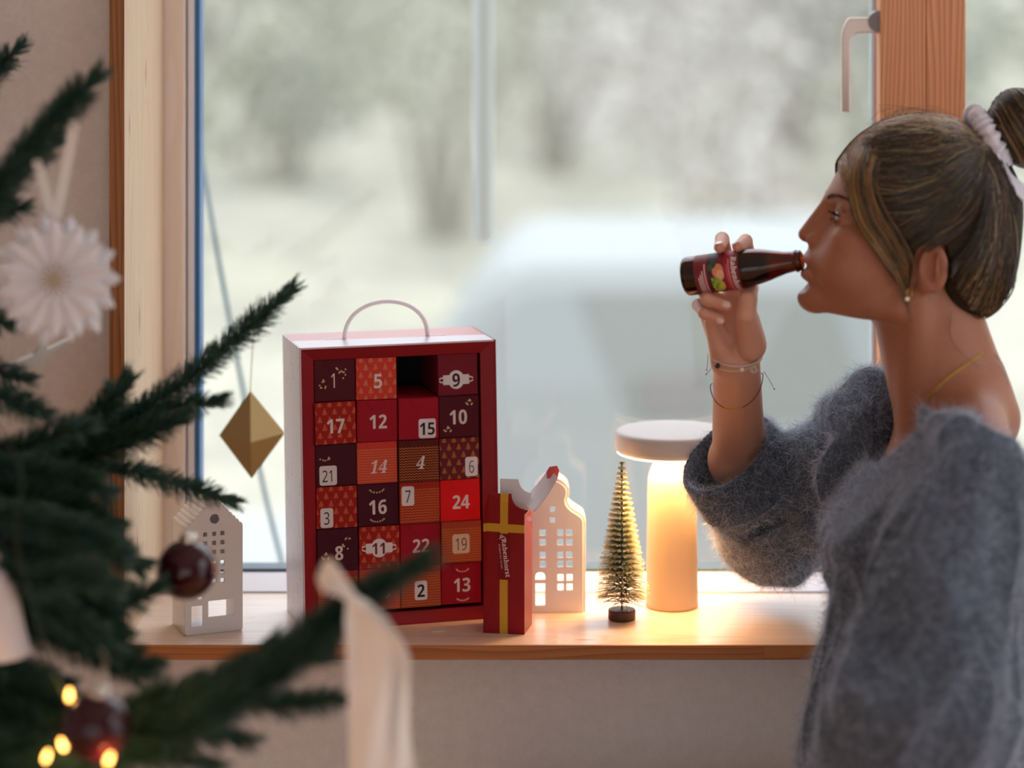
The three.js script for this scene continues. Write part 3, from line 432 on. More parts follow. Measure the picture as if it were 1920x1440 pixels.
// ───────────────────────── the woman and the bottle she drinks from ─────────────────────────
{
  const o = thing('person', 'woman in a fluffy grey sweater, blonde hair in a bun, drinking from a bottle', 'person');
  const HD = 3.07, HO = at(1716, 490, HD), HS = 17.3 * HD / F, cm = (u, v, w) => V(HO.x + u * HS, HO.y + v * HS, HO.z + w * HS);   // head measures in centimetres from the ear canal: u right, v up, w to the viewer
  const place = (g) => g.scale(HS, HS, HS).translate(HO.x, HO.y, HO.z);
  const cT = Math.cos(16 * rad), sT = Math.sin(16 * rad), fg = (u, v) => [-u * cT + v * sT, u * sT + v * cT], uvOf = (f, g) => [-f * cT + g * sT, f * sT + g * cT];
  // ── head, neck and shoulders
  const face = (f, g, w0) => {
    const w = Math.abs(w0);
    let d = ell(f, g, w, [.9, 5.9, 0], [9.3, 8.5, 7.3]);
    d = smin(d, ell(f, g, w, [5.0, 5.6, 0], [5.95, 4.6, 6.1]), 1.2);
    d = smin(d, ell(f, g, w, [4.4, -1.0, 0], [6.5, 6.2, 5.9]), 1.6);
    d = smin(d, cap(f, g, w, [1.2, -5.0, 4.7], [9.0, -6.5, 1.3], 1.5, 1.5), 1.8);
    d = smin(d, ell(f, g, w, [9.55, -7.0, 0], [1.7, 1.45, 1.9]), 1.0);
    d = smin(d, ell(f, g, w, [8.5, -2.2, 0], [3.0, 2.7, 3.5]), 1.2);
    d = smin(d, ell(f, g, w, [7.2, .5, 4.0], [2.8, 1.9, 2.2]), 1.4);
    d = smin(d, ell(f, g, w, [6.9, -2.6, 3.2], [3.3, 3.0, 2.7]), 1.6);
    d = smin(d, cap(f, g, w, [10.2, 4.3, .6], [8.0, 4.5, 4.6], 1.0, .95), 1.0);
    // eye socket and lids
    d = smax(d, -ell(f, g, w, [11.2, 2.5, 3.3], [1.7, 1.2, 1.7]), .9);
    let lid = ell(f, g, w, [9.0, 2.7, 3.2], [1.42, 1.32, 1.5]); lid = smax(lid, -ell(f, g, w, [10.6, 2.62, 3.35], [1.1, .46, 1.25]), .15);
    d = smin(d, lid, .35);
    d = Math.max(d, -(Math.hypot(f - 9.0, g - 2.7, w - 3.2) - 1.19));
    // nose
    d = smin(d, cap(f, g, w, [10.85, 3.7, 0], [12.22, -.45, 0], .62, .82), .8);
    d = smin(d, cap(f, g, w, [9.7, 2.4, .5], [11.0, -.6, .95], .8, .75), .9);
    d = smin(d, ell(f, g, w, [11.15, -.75, 1.1], [.95, .72, .62]), .35);
    d = smax(d, -ell(f, g, w, [11.75, -1.45, .58], [.5, .42, .3]), .25);
    // lips pursed on the bottle
    d = smin(d, ell(f, g, w, [10.75, -3.0, 0], [1.15, .8, 1.7]), .5);
    d = smin(d, ell(f, g, w, [10.55, -4.6, 0], [1.05, .78, 1.6]), .5);
    d = smax(d, -ell(f, g, w, [11.7, -3.8, 0], [.75, .4, 1.1]), .3);
    d = smax(d, -ell(f, g, w, [11.3, -6.0, 0], [.8, .55, 1.8]), .6);
    return d;
  };
  const ear = (f, g, w0) => {
    const w = Math.abs(w0), a = .22, F2 = (f + .95) * Math.cos(a) - (g - .35) * Math.sin(a), G2 = (f + .95) * Math.sin(a) + (g - .35) * Math.cos(a), W2 = w - 7.05 + F2 * .32;
    let d = ell(F2, G2, W2, [0, 0, 0], [1.55, 2.65, .62]);
    d = smax(d, -ell(F2, G2, W2, [.25, .25, .62], [1.05, 1.85, .78]), .3);
    d = smin(d, cap(F2, G2, W2, [-.35, -1.2, .25], [-.3, 1.3, .25], .22, .18), .3);
    return smin(d, ell(F2, G2, W2, [.75, -1.85, 0], [.6, .7, .42]), .5);
  };
  const headD = (u, v, w) => { const [f, g] = fg(u, v); return smin(face(f, g, w), ear(f, g, w), .4); };
  const neckD = (u, v, w) => {
    let d = cap(u, v, w, [.3, -3.2, 0], [3.5, -17, 0], 5.4, 5.6);
    d = smin(d, cap(u, v, w, [3.4, -6, 0], [7.0, -17, 0], 3.6, 4.4), 2);
    for (const s of [-1, 1]) { d = smin(d, cap(u, v, w, [5.0, -14.5, s * 2], [5.2, -19.5, s * 13], 3.6, 4.0), 3); d = smin(d, cap(u, v, w, [-.6, -22.2, s * 1.5], [3.2, -19.6, s * 12], 1.6, 1.8), 2.5); d = smin(d, cap(u, v, w, [-.6, -3.6, s * 5.3], [-.5, -20.5, s * 1.6], 1.2, 1.1), 1.6); }
    return smin(d, ell(u, v, w, [3.4, -26, 0], [7.4, 7.5, 14]), 3);
  };
  const skinD = (u, v, w) => v < -9 ? neckD(u, v, w) : smin(headD(u, v, w), neckD(u, v, w), 1.3);
  const skinTone = [.36, .14, .075], litArmTone = [.68, .34, .23], bump = (x, c, s) => Math.exp(-((x - c) * (x - c)) / (s * s));  // arm skin lighter than the face: light on it put into its colour
  const headColor = (u, v, w) => { const [f, g] = fg(u, v), aw = Math.abs(w); const lip = clamp((bump(g, -2.95, .75) + bump(g, -4.75, .75)) * sstep(10.9, 11.3, f) * sstep(2.2, 1.4, aw), 0, 1), rosy = .35 * bump(f, 7.5, 2.6) * bump(g, -.6, 2.4) * sstep(2.5, 4, aw) + .45 * bump(f, -.9, 1.8) * bump(g, .4, 2.6) * sstep(6.2, 6.8, aw) + .25 * bump(g, -.6, 1) * sstep(12, 12.6, f); const n = 1 + noise(u * 2, v * 2, w * 2) * .05; return skinTone.map((c, k) => n * mix(mix(c, [.42, .15, .1][k], rosy), [.40, .13, .11][k], lip * .85)); };
  const headGeo = place(sdfMesh(skinD, [-14.2, -27, -14], [12.5, 15.2, 14], .23, headColor));
  // ── right forearm and hand
  const A = (px, py, d) => at(px, py, d + .03).toArray(), palmC = A(1380, 622, 3.105);
  const ff = (p, a, b, ra, rb) => cap(p[0], p[1], p[2], a, b, ra, rb);
  const fingers = { // joints from the knuckle to the tip
    index: [[1398, 566, 3.128], [1406, 492, 3.142], [1398, 452, 3.112], [1383, 463, 3.068]],
    middle: [[1372, 562, 3.132], [1362, 486, 3.146], [1354, 448, 3.112], [1349, 464, 3.066]],
    ring: [[1346, 566, 3.128], [1318, 540, 3.110], [1326, 562, 3.066], [1362, 573, 3.056]],
    little: [[1330, 596, 3.118], [1309, 572, 3.100], [1320, 588, 3.068], [1351, 600, 3.060]],
    thumb: [[1412, 642, 3.084], [1400, 592, 3.060], [1403, 562, 3.060], [1409, 541, 3.078]],
  };
  const J = {}, FR = { index: [.0092, .0086, .0080, .0066], middle: [.0094, .0088, .0081, .0067], ring: [.0090, .0082, .0076, .0064], little: [.0082, .0073, .0067, .0056], thumb: [.0150, .0118, .0104, .0082] };
  for (const k in fingers) J[k] = fingers[k].map((q) => A(...q));
  const elbow = A(1432, 985, 3.37), wrist = A(1381, 682, 3.105), mid = A(1386, 862, 3.262);
  const armD = (x, y, z) => {
    const p = [x, y, z];
    const sq = (a, b, ra, rb, k) => { const zc = mix(a[2], b[2], clamp((y - a[1]) / (b[1] - a[1]), 0, 1)), q = [x, y, zc + (z - zc) / k]; return cap(q[0], q[1], q[2], a, b, ra, rb) * (k < 1 ? .9 : 1); };
    let d = smin(sq(elbow, mid, .036, .0335, .8), sq(mid, wrist, .0335, .0278, .74), .02);
    // tendons and the flat of the palm
    d = smin(d, ff(p, A(1388, 770, 3.161), A(1387, 692, 3.088), .0035, .003), .012);
    let palm = 1; for (const k of ['index', 'middle', 'ring', 'little']) { const w0 = A(1372 + ({ index: 18, middle: 6, ring: -6, little: -16 })[k], 672, 3.104); palm = smin(palm, ff(p, w0, J[k][0], .0118, .0105), .010); }
    d = smin(d, palm, .014);
    d = smin(d, ff(p, A(1410, 650, 3.086), A(1402, 598, 3.070), .0165, .0135), .005);
    d = smin(d, ff(p, A(1350, 650, 3.094), A(1336, 606, 3.098), .0125, .0100), .010);
    for (const k in J) { let c = 1; for (let i = 0; i < 3; i++) c = smin(c, ff(p, J[k][i], J[k][i + 1], FR[k][i], FR[k][i + 1]), .0025); d = smin(d, c, k === 'thumb' ? .004 : .002); }
    return d;
  };
  const armColor = (x, y, z) => { const tips = Math.min(...Object.values(J).map((j) => Math.hypot(x - j[3][0], y - j[3][1], z - j[3][2]))), r = sstep(.02, .006, tips) * .5; const lo = sstep(1.0, 1.1, y) * .75 + .25; return litArmTone.map((c, k) => mix(c * (.72 + .28 * lo), [.72, .27, .2][k], r)); };
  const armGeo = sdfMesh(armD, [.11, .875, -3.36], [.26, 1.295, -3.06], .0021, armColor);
  // ── legs, below the picture: she sits facing along the window
  const bodyMat = phys(0xffffff, .48, { vertexColors: true, sheen: .25, sheenColor: new THREE.Color(1, .75, .65), sheenRoughness: .4, specularIntensity: .7 });
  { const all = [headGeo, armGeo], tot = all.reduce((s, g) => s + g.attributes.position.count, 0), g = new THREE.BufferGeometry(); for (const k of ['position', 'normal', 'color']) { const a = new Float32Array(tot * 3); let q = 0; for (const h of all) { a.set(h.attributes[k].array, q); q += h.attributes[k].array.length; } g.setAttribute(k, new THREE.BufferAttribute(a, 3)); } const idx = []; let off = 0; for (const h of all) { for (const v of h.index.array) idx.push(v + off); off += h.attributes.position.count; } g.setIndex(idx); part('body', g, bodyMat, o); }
  { const hip = [.365, .60, 0], f = (x, y, z) => { let d = 1; for (const s of [-1, 1]) { const zz = -2.99 + s * .1; d = smin(d, cap(x, y, z, [.34, .535, zz], [-.10, .52, zz], .085, .064), .03); d = smin(d, cap(x, y, z, [-.10, .52, zz], [-.07, .09, zz], .066, .05), .02); } return d; }; part('trousers', sdfMesh(f, [-.22, .0, -3.21], [.46, .74, -2.77], .012), std(0x2c3038, .9), o); for (const s of [-1, 1]) part('shoe', sdfMesh((x, y, z) => Math.max(smin(cap(x, y, z, [-.05, .045, -2.99 + s * .1], [-.19, .03, -2.99 + s * .1], .045, .036), cap(x, y, z, [-.07, .10, -2.99 + s * .1], [-.06, .05, -2.99 + s * .1], .046, .046), .03), .002 - y), [-.27, -.01, -2.99 + s * .1 + .03], [.03, .17, -2.79 + s * .1 - .03], .009), std(0x3a3532, .7), o); }
  // ── nails
  const nailMat = phys(0xe9c3b8, .18, { clearcoat: .8 });
  for (const [k, n, s] of [['index', [-.45, .35, .82], 1], ['middle', [-.2, .35, .9], 1], ['ring', [.55, .1, .83], .9], ['little', [.3, -.2, .9], .8], ['thumb', [.75, .25, .6], 1.15]]) {
    const t = V(...J[k][3]), dir = t.clone().sub(V(...J[k][2])).normalize(), N = V(...n); N.addScaledVector(dir, -N.dot(dir)).normalize(); const side = V(0, 0, 0).crossVectors(N, dir);
    const g = new THREE.SphereGeometry(1, 16, 10).scale(.0046 * s, .0014, .0062 * s); g.applyMatrix4(new THREE.Matrix4().makeBasis(side, N, dir)); const c = t.clone().addScaledVector(N, FR[k][3] * .82).addScaledVector(dir, .0008); part('fingernail', g.translate(c.x, c.y, c.z), nailMat, o);
  }
  // ── eyes, lashes, brows
  for (const s of [1, -1]) {
    const [eu, ev] = uvOf(9.0, 2.7), g = new THREE.SphereGeometry(1.18, 32, 24), p = g.attributes.position, c = new Float32Array(p.count * 3), gaze = V(-.985, -.12, s > 0 ? .08 : .08).normalize();
    for (let i = 0; i < p.count; i++) { const a = V(p.getX(i), p.getY(i), p.getZ(i)).normalize().angleTo(gaze); c.set(a < .2 ? [.01, .01, .01] : a < .5 ? [.10, .12, .11] : [.75, .72, .70], i * 3); }
    g.setAttribute('color', new THREE.BufferAttribute(c, 3)); part('eye', place(g.translate(eu, ev, s * 3.2)), phys(0xffffff, .08, { vertexColors: true }), o);
    const la = new MB(), br = new MB(), P = (f, gg, w) => { const [u, v] = uvOf(f, gg); return cm(u, v, s * w); };
    for (let k = 0; k < 46; k++) { const t = k / 45, w = mix(2.2, 4.5, t), f = 10.32 - Math.pow((t - .35) * 1.5, 2) * .75, gg = 2.98 - Math.abs(t - .5) * .3; la.tube([P(f, gg, w), P(f + .38, gg - .18, w + (t - .4) * .3), P(f + .62 + rr(-.08, .08), gg + .02 + rr(-.06, .06), w + (t - .4) * .7)], (q) => .00032 * (1 - q * .8), 4); if (k % 2) la.tube([P(f - .02, gg - .72, w), P(f + .25, gg - .88, w + (t - .4) * .3)], (q) => .00022 * (1 - q * .8), 3); }
    part('eyelashes', la.geo(false), std(0x1c120e, .7), o);
    for (let k = 0; k < 150; k++) { const t = rnd(), w = mix(1.1, 4.9, t), f = 11.22 - t * t * 2.0 - .18 * t, gg = 3.95 + .75 * Math.sin(t * 2.2) + rr(-.22, .22) * (1 - t * .6); br.tube([P(f - .12, gg, w), P(f + .05, gg + .12, w + .28), P(f - .06, gg + .2, w + .6)], (q) => .0003 * (1 - q * .7), 3); }
    part('eyebrow', br.geo(false), std(0x54382a, .8), o);
  }
  // ── hair: a cap cut by the hairline, strands swept to the bun, a loose lock in front of the ear
  const line = [[-9.2, 18], [-8.9, 13.5], [-8.7, 11], [-8.3, 9.3], [-7.4, 5.4], [-5.7, 2.4], [-3.6, -.6], [-2.2, -2.6], [-1.5, -3.0], [-1.3, -.4], [-.5, 2.3], [1.0, 3.1], [2.3, 2.4], [2.75, 0], [2.5, -2.4], [3.6, -5.2], [5.6, -7.3], [8, -7.4], [14, -5], [14, 18]];
  const poly = (x, y) => { let d = 1e9, s = 1; for (let i = 0, j = line.length - 1; i < line.length; j = i++) { const [ax, ay] = line[i], [bx, by] = line[j], ex = bx - ax, ey = by - ay, wx = x - ax, wy = y - ay, t = clamp((wx * ex + wy * ey) / (ex * ex + ey * ey), 0, 1); d = Math.min(d, (wx - ex * t) ** 2 + (wy - ey * t) ** 2); const a = y >= ay, b = y < by, c = ex * wy > ey * wx; if ((a && b && c) || (!a && !b && !c)) s = -s; } return s * Math.sqrt(d); };
  const volume = (u, v, w) => { const [f, g] = fg(u, v); let d = ell(f, g, w, [.5, 6.4, 0], [10.7, 9.75, 8.2]); d = smin(d, ell(u, v, w, [5.2, .7, 0], [6.2, 7.4, 6.7]), 2); return smin(d, headD(u, v, w) - .45, .8); };
  const capD = (u, v, w) => smax(volume(u, v, w) + .25, poly(u, v), .5);
  const top = (u, v, s = 1) => { let w = 11; for (let k = 0; k < 40; k++) { const d = volume(u, v, w * s); if (d < .01) return w * s; w -= Math.max(d * .8, .05); if (w < 0) return 0; } return w * s; };
  const hairCol = (g = 0, b = 0) => { const t = rnd(); if (b && rnd() < b) return [.64, .47, .31].map((c) => c * rr(.6, 1.2)); if (g && rnd() < g) return [.50, .25, .075].map((c) => c * rr(.6, 1.3)); return t < .62 ? [.035, .021, .010].map((c) => c * rr(.6, 1.4)) : t < .86 ? [.13, .075, .032].map((c) => c * rr(.7, 1.3)) : [.42, .29, .14].map((c) => c * rr(.8, 1.1)); };  // extra golden and pale strands paint window light into the hair
  const hm = new MB(), tie = [7.4, 12.7];
  const inside = (u, v) => { for (let k = 0; k < 60 && volume(u, v, 0) > -.02; k++) { const du = u - 1, dv = v - 5.5, l = Math.hypot(du, dv), st = Math.max(volume(u, v, 0) * .8, .04); u -= du / l * st; v -= dv / l * st; } return [u, v]; };
  const strand = (ctrl, s, lift, r, n = 13, gold = 0, paleLit = 0) => {
    const c = new THREE.CatmullRomCurve3(ctrl.map((q) => V(q[0], q[1], 0))).getPoints(n), ph = rr(0, 50), wob = rr(.05, .22);
    const pts = c.map((q, k) => { const t = k / n; let u = q.x + noise(t * 2.2, ph, 1) * wob, v = q.y + noise(t * 2.2, ph, 9) * wob; [u, v] = inside(u, v); const w = top(u, v, s); return cm(u, v, w + (w === 0 ? gauss() * .8 : s * lift * Math.sin(Math.PI * clamp(t, .05, .95)) + s * rr(-.03, .03))); });
    const mm = paleLit > .4 ? 1 : .25 + 2.2 * Math.abs(noise(ctrl[0][0] * .9 + s * 7, ctrl[0][1] * .9, ctrl[1][1] * .35)), col = hairCol(gold, paleLit).map((c) => c * mm); hm.tube(pts, (t) => r * (1 - .55 * t), 3, (t) => col);  // clump noise darkens strands, painting shadows between the locks
  };
  for (let k = 0; k < 3000; k++) { // swept back from the hairline, over the ear and up from the nape
    const s = k % 4 ? 1 : -1, q = rnd(); let st, mid;
    if (q < .36) { const t = rnd(); st = [mix(-7.7, -6.6, t) + rr(0, 1.2), mix(6, 13.6, t)]; const h = rr(0, 1); mid = [mix(-3.0, .5, rnd()), mix(st[1] - 1, st[1] + 1.5, h)]; mid[1] = Math.min(mid[1], 14.5); }
    else if (q < .62) { st = [rr(-5, 1.4), rr(1.8, 8)]; mid = [st[0] + 4, mix(st[1], 10, .45) - .3]; }
    else if (q < .86) { const t = rnd(); st = [mix(2.7, 8.5, t), mix(.5, -6.7, Math.sqrt(t)) + rr(0, .8)]; mid = [mix(st[0], 8.5, .5) + rr(0, 1.6), mix(st[1], 11, .45)]; }
    else { st = [rr(5, 10.5), rr(-6, 6)]; mid = [mix(st[0], 9.8, .6), mix(st[1], 11, .5)]; }
    strand([st, mid, [tie[0] + rr(-.9, .9), tie[1] + rr(-1.1, .9)]], s, rr(.02, .3), .00036 + rr(0, .0003));
  }
  for (let k = 0; k < 1300; k++) { // over the crown
    const x = rr(-7.2, 1), hh = Math.pow(rnd(), .7), sp = [x, mix(8.5, 15.6, hh) + rr(-.6, .6)], s = rnd() < .65 ? 1 : -1; strand([sp, [mix(x, 7, .5), mix(11.5, 16.1, hh) + rr(-.8, .4)], [tie[0] + rr(-.6, .6), tie[1] + rr(-.4, 1)]], s, rr(.02, .3), .00045, 13, .12, .02 + .72 * sstep(.55, 1, hh));  // paler towards the top: skylight on the crown painted into the strands
  }
  for (let k = 0; k < 900; k++) { // the lock that falls from the parting past the temple to the ear
    const t = Math.pow(rnd(), 1.2), s = k % 5 ? 1 : -1; strand([[mix(-6.4, -3.6, t) + rr(-.4, .4), 14 + rr(-.8, .4)], [mix(-7.7, -4.9, t), mix(9.6, 9.4, t)], [mix(-7.2, -3.9, t), mix(5.2, 6.2, t)], [mix(-5.2, -2.2, t), mix(2.0, 3.4, t)], [mix(-2.9, -1.2, t) + rr(-.2, .2), mix(-1.0, .6, t)], [-1.6 + rr(-.25, .3), -3.2 + rr(-.8, .8) + t * 1.2]], s, rr(.05, .6), .00042, 18, mix(.9, .15, t));  // front strands more golden, with window light painted in
  }
  for (let k = 0; k < 420; k++) { const t = rnd(), s = k % 3 ? 1 : -1; strand([[-8.3 + rr(0, .8), 12.6 + rr(-.6, .8)], [-8.5 + t * .9, 10.8], [-8.1 + t * .9, 8.6 + rr(-.4, .4)], [-7.2 + t * .9, 6.0]], s, rr(.0, .3), .00045, 10, .5); strand([[-8.2 + rr(0, .9), 11.5 + rr(-1.5, 1.5)], [-6.5, 14.2 + rr(-1, .3)], [-2.5, 15.6 + rr(-1.5, .3)]], s, rr(0, .2), .00045, 10, .2, .5); }
  for (let k = 0; k < 46; k++) { // wisps
    const free = (pts, r) => { const ph = rr(0, 90); hm.tube(spline(pts.map((q) => cm(q[0], q[1], q[2])), 12), (t) => r * (1 - .7 * t), 3, hairCol()); }; const j = () => rr(-.5, .5);
    if (k < 12) free([[5.5 + j(), -6 + j(), 2 + j()], [6.8 + j() * .6, -8.6 + j(), 2 + j()], [8.6 + j(), -11 + j() * 2, 2.5 + j()], [9.6 + j(), -14.5 + j() * 2, 2.5]], .0003);
    else if (k < 15) free([[3.2 + j() * .4, -5 + j(), 5.2], [3.0 + j() * .3, -7.6 + j(), 5.7], [5 + j() * .3, -9.6 + j() * .4, 5.6], [7 + j(), -11.4 + j(), 4.6]], .00022);
    else if (k < 34) free([[rr(-6, 0), 14.8, 0], [rr(-4, 3), 16.4 + rr(0, .5), j() * 3], [rr(2, 6), 15.6 + j(), j() * 3]], .00022);
    else free([[-1.6, -2.6, 6.2], [-1.5 + j() * .4, -4.2, 6.3 + j() * .3], [-1.2 + j() * .6, -6 + j(), 6.0]], .0003);
  }
  const bun = [11.9, 14.4, 0], bunD = (u, v, w) => { const a = u - bun[0], b = v - bun[1], x = a * .87 + b * .49, y = -a * .49 + b * .87; let d = ell(x, y, w, [0, 0, 0], [3.6, 4.4, 4.2]); return d + .25 * noise(u * .9, v * .9, w * .9); };
  for (let k = 0; k < 1100; k++) { const a0 = rr(0, 6.28), tw = rr(-.5, .9), off = rr(-3.3, 3.3), pts = []; for (let i = 0; i <= 14; i++) { const a = a0 + i / 14 * rr(2.6, 2.7), R = Math.sqrt(Math.max(0, 1 - (off / 3.7) ** 2)) * (1.02 + .06 * noise(k, i * .2, 3)), y = Math.cos(a) * 4.45 * R, w = Math.sin(a) * 4.25 * R, x = off + tw * Math.sin(a) * .8; pts.push(cm(bun[0] + x * .87 - y * .49, bun[1] + x * .49 + y * .87, w)); } hm.tube(pts, (t) => .0005 * (1 - .4 * t), 3, hairCol()); }
  const hairMat = phys(0xffffff, .34, { vertexColors: true, specularIntensity: 1.1, sheen: .25, sheenColor: new THREE.Color(.8, .7, .6), sheenRoughness: .3 }), capMat = phys(0xffffff, .75, { vertexColors: true, specularIntensity: .5 });
  const dark = (x, y, z) => { const n = .75 + .5 * noise(x * .8, y * 3, z); return [.032 * n, .019 * n, .009 * n]; };
  const hair = part('hair', place(sdfMesh(capD, [-10, -9, -9.5], [12.8, 17, 9.5], .26, dark)), capMat, o, 'dark blonde hair swept up');
  part('strands', hm.geo(), hairMat, hair).userData.kind = 'stuff'; part('bun', place(sdfMesh(bunD, [6, 8, -6], [18, 20, 6], .3, dark)), hairMat, hair);
  { // scrunchie: a ruffled ring and a loose end
    const g = new THREE.TorusGeometry(3.0, 1.0, 24, 160), p = g.attributes.position; for (let i = 0; i < p.count; i++) { const x = p.getX(i), y = p.getY(i), z = p.getZ(i), a = Math.atan2(y, x), R = Math.hypot(x, y), k = 1 + .22 * Math.sin(a * 23 + 2 * Math.sin(a * 5)) + .12 * noise(a * 6, z, 2), r2 = 3.0 + (R - 3.0) * k; p.setXYZ(i, Math.cos(a) * r2, Math.sin(a) * r2, z * k); } g.computeVertexNormals();
    g.rotateY(Math.PI / 2).rotateZ(29 * rad).translate(7.9, 13.3, 0); const sat = phys(0xd9d2da, .4, { sheen: .5, sheenColor: new THREE.Color(.9, .9, 1) });
    const sc = part('scrunchie', place(g), sat, o, 'pale satin scrunchie');
    const m = new MB(), path = [[8.4, 12.4, 3.2], [9.0, 10.6, 3.5], [9.9, 9.0, 3.2], [11.4, 7.6, 2.6]]; m.tube(spline(path.map((q) => cm(...q)), 20), (t) => .006 + .008 * t, 12, undefined, .3); part('loose_end', m.geo(false), sat, sc);
  }
  // ── jewellery
  const gold = std(0xb8904e, .3, { metalness: 1 }), silver = std(0xd8d4cc, .2, { metalness: 1 });
  { // necklace lying on the neck: every point dropped onto the skin
    const pts = [[1832, 652], [1800, 668], [1765, 690], [1740, 714], [1722, 742], [1713, 768], [1706, 790]].map(([x, y]) => [(x - 1716) / 17.3, (490 - y) / 17.3]), c = new THREE.CatmullRomCurve3(pts.map((q) => V(q[0], q[1], 0))).getSpacedPoints(110), links = [];
    const put = c.map((q) => { let w = 12; for (let k = 0; k < 60; k++) { const d = skinD(q.x, q.y, w); if (d < .02) break; w -= Math.max(.04, d * .8); if (w < -3) break; } return cm(q.x, q.y, w + .08); });
    const m = new MB(); put.forEach((p, k) => { if (k >= put.length - 1) return; const d = put[k + 1].clone().sub(p), l = d.length(); if (l > .05) return; const a = k % 2 ? V(0, 0, 1) : V(.5, .6, .4), s = a.cross(d.clone().normalize()).normalize(); const ring = []; for (let i = 0; i <= 10; i++) { const t = i / 10 * 6.2832; ring.push(p.clone().addScaledVector(d, .5).addScaledVector(d, Math.cos(t) * .85).addScaledVector(s, Math.sin(t) * .0015)); } m.tube(ring, .00055, 5); });
    part('necklace', m.geo(false), gold, o, 'thin gold chain');
  }
  { const e = cm(-1.5, -2.55, 7.2), g = new THREE.TorusGeometry(.0052, .0007, 8, 30).rotateY(.9).translate(e.x, e.y, e.z); const r = part('earring', g, gold, o, 'small gold hoop with a pearl'); part('pearl', new THREE.SphereGeometry(.0027, 16, 12).translate(e.x - .003, e.y - .0055, e.z + .003), phys(0xf4ead8, .2), r); }
  { // bracelets
    const ring = (y0, sag, slope, a, b, cx, cz, r, mat, name, label, lo = 0) => { const pts = []; for (let k = 0; k <= 60; k++) { const t = k / 60 * 6.2832, s = Math.sin(t); pts.push(V(cx + a * Math.cos(t), y0 - sag * Math.max(0, s) + slope * Math.cos(t) + lo * Math.max(0, -s), cz + b * s)); } return part(name, tubeGeo(pts, r, 7), mat, o, label); };
    const W1 = at(1381, 664, 3.133), W2 = at(1382, 668, 3.137), W3 = at(1381, 712, 3.165), cord = std(0xd8c4b8, .8), dk = std(0x6e2c2a, .7);
    const b1 = ring(W1.y, .0105, .000, .0302, .0232, W1.x, W1.z, .0012, cord, 'bracelet', 'pale braided cord bracelet'), b2 = ring(W2.y, .0135, .003, .0296, .0236, W2.x, W2.z, .0012, std(0xdbbfa2, .7), 'bracelet', 'sand coloured cord bracelet with charms'), b3 = ring(W3.y, .0300, .007, .0312, .0258, W3.x, W3.z, .0006, dk, 'bracelet', 'thin dark red thread with a gold bar');
    const q = at(1345, 686, 3.112); part('charm', new THREE.IcosahedronGeometry(.0034, 1).translate(q.x, q.y, q.z), std(0x3c3834, .3, { metalness: .6 }), b2, 'dark bead'); const q2 = at(1391, 693, 3.110); part('charm', new THREE.SphereGeometry(.0028, 14, 10).translate(q2.x, q2.y, q2.z), phys(0xe8e0d4, .25), b2, 'pearl');
    const q3 = at(1413, 692, 3.113), sp = []; for (let k = 0; k <= 40; k++) { const t = k / 40 * 12.5, r = .0012 + .0038 * k / 40; sp.push(V(q3.x + r * Math.cos(t), q3.y + r * Math.sin(t), q3.z)); } part('charm', tubeGeo(sp, .0004, 5), silver, b2, 'silver spiral');
    const bar = []; for (let k = 0; k <= 12; k++) { const t = (1.22 + .72 * k / 12) * 1.0, s = Math.sin(t + .18); bar.push(V(W3.x + .0315 * Math.cos(t + .18), W3.y - .0300 * s + .007 * Math.cos(t + .18), W3.z + .0262 * s)); } part('gold_bar', tubeGeo(bar, .001, 8), gold, b3);
    for (const [p0, p1, bb] of [[[1327, 664], [1325, 694], b1], [[1333, 690], [1324, 702], b1], [[1430, 668], [1433, 638], b1], [[1432, 696], [1452, 730], b3]]) { const a = at(...p0, 3.13), b = at(...p1, 3.13); part('thread_end', [tubeGeo([a, a.clone().lerp(b, .5).add(V(.0006, 0, 0)), b], .00035, 5), new THREE.SphereGeometry(.0009, 8, 6).translate(b.x, b.y, b.z)], dk, bb); }
  }
  // ── sweater
  const S = (px, py, d) => at(px, py, d).toArray(), Sn = S(1806, 914, 2.82), Sf = S(1662, 806, 3.19), En = S(1728, 1340, 2.74), Wn = S(1600, 1580, 2.80), Ef = S(1452, 990, 3.395), C0 = S(1359, 846, 3.272), N = V(-.56, .757, .335).normalize().toArray(), T0 = S(1770, 985, 2.99), T1 = S(1712, 1560, 2.99);
  const along = (p, c, n) => (p[0] - c[0]) * n[0] + (p[1] - c[1]) * n[1] + (p[2] - c[2]) * n[2];
  const add = (c, n, t) => [c[0] + n[0] * t, c[1] + n[1] * t, c[2] + n[2] * t];
  const cA = add(C0, N, .0), cB = add(C0, N, -.058), cC = add(C0, N, -.10);
  const folds = (x, y, z, a, b, c) => { const n = noise(a * 6, b * 17, c * 17), m = noise(a * 14 + 5, b * 30, c * 30); return .016 * (Math.abs(n) * 1.6 - .35) + .004 * m; };
  const sweaterD = (x, y, z) => {
    // trunk, wider across the shoulders than front to back
    const zc = -2.99, zq = zc + (z - zc) * .74;
    let d = cap(x, y, zq, [T0[0], T0[1], zc], [T1[0], T1[1], zc], .110, .138);
    d = smin(d, cap(x, y, z, Sn, Sf, .064, .062), .05);
    d = smin(d, cap(x, y, z, S(1655, 930, 2.93), S(1640, 930, 3.09), .064, .064), .07);
    d += folds(x, y, z, y + x * .5, x - y * .35, z);
    // far sleeve, raised
    let a = cap(x, y, z, Sf, Ef, .074, .068); { const t = (x - Ef[0]) * .74 - (y - Ef[1]) * .67; a += .0055 * Math.sin(((x - Ef[0]) * .75 + (y - Ef[1]) * .55) * 118 + 3 * noise(x * 9, y * 9, z * 9)) * .8 + .004 * noise(x * 40, y * 40, z * 40); }
    let c = cap(x, y, z, cB, Ef, .064, .0685) + .004 * noise(x * 34, y * 34, z * 34); a = smin(a, c, .025);
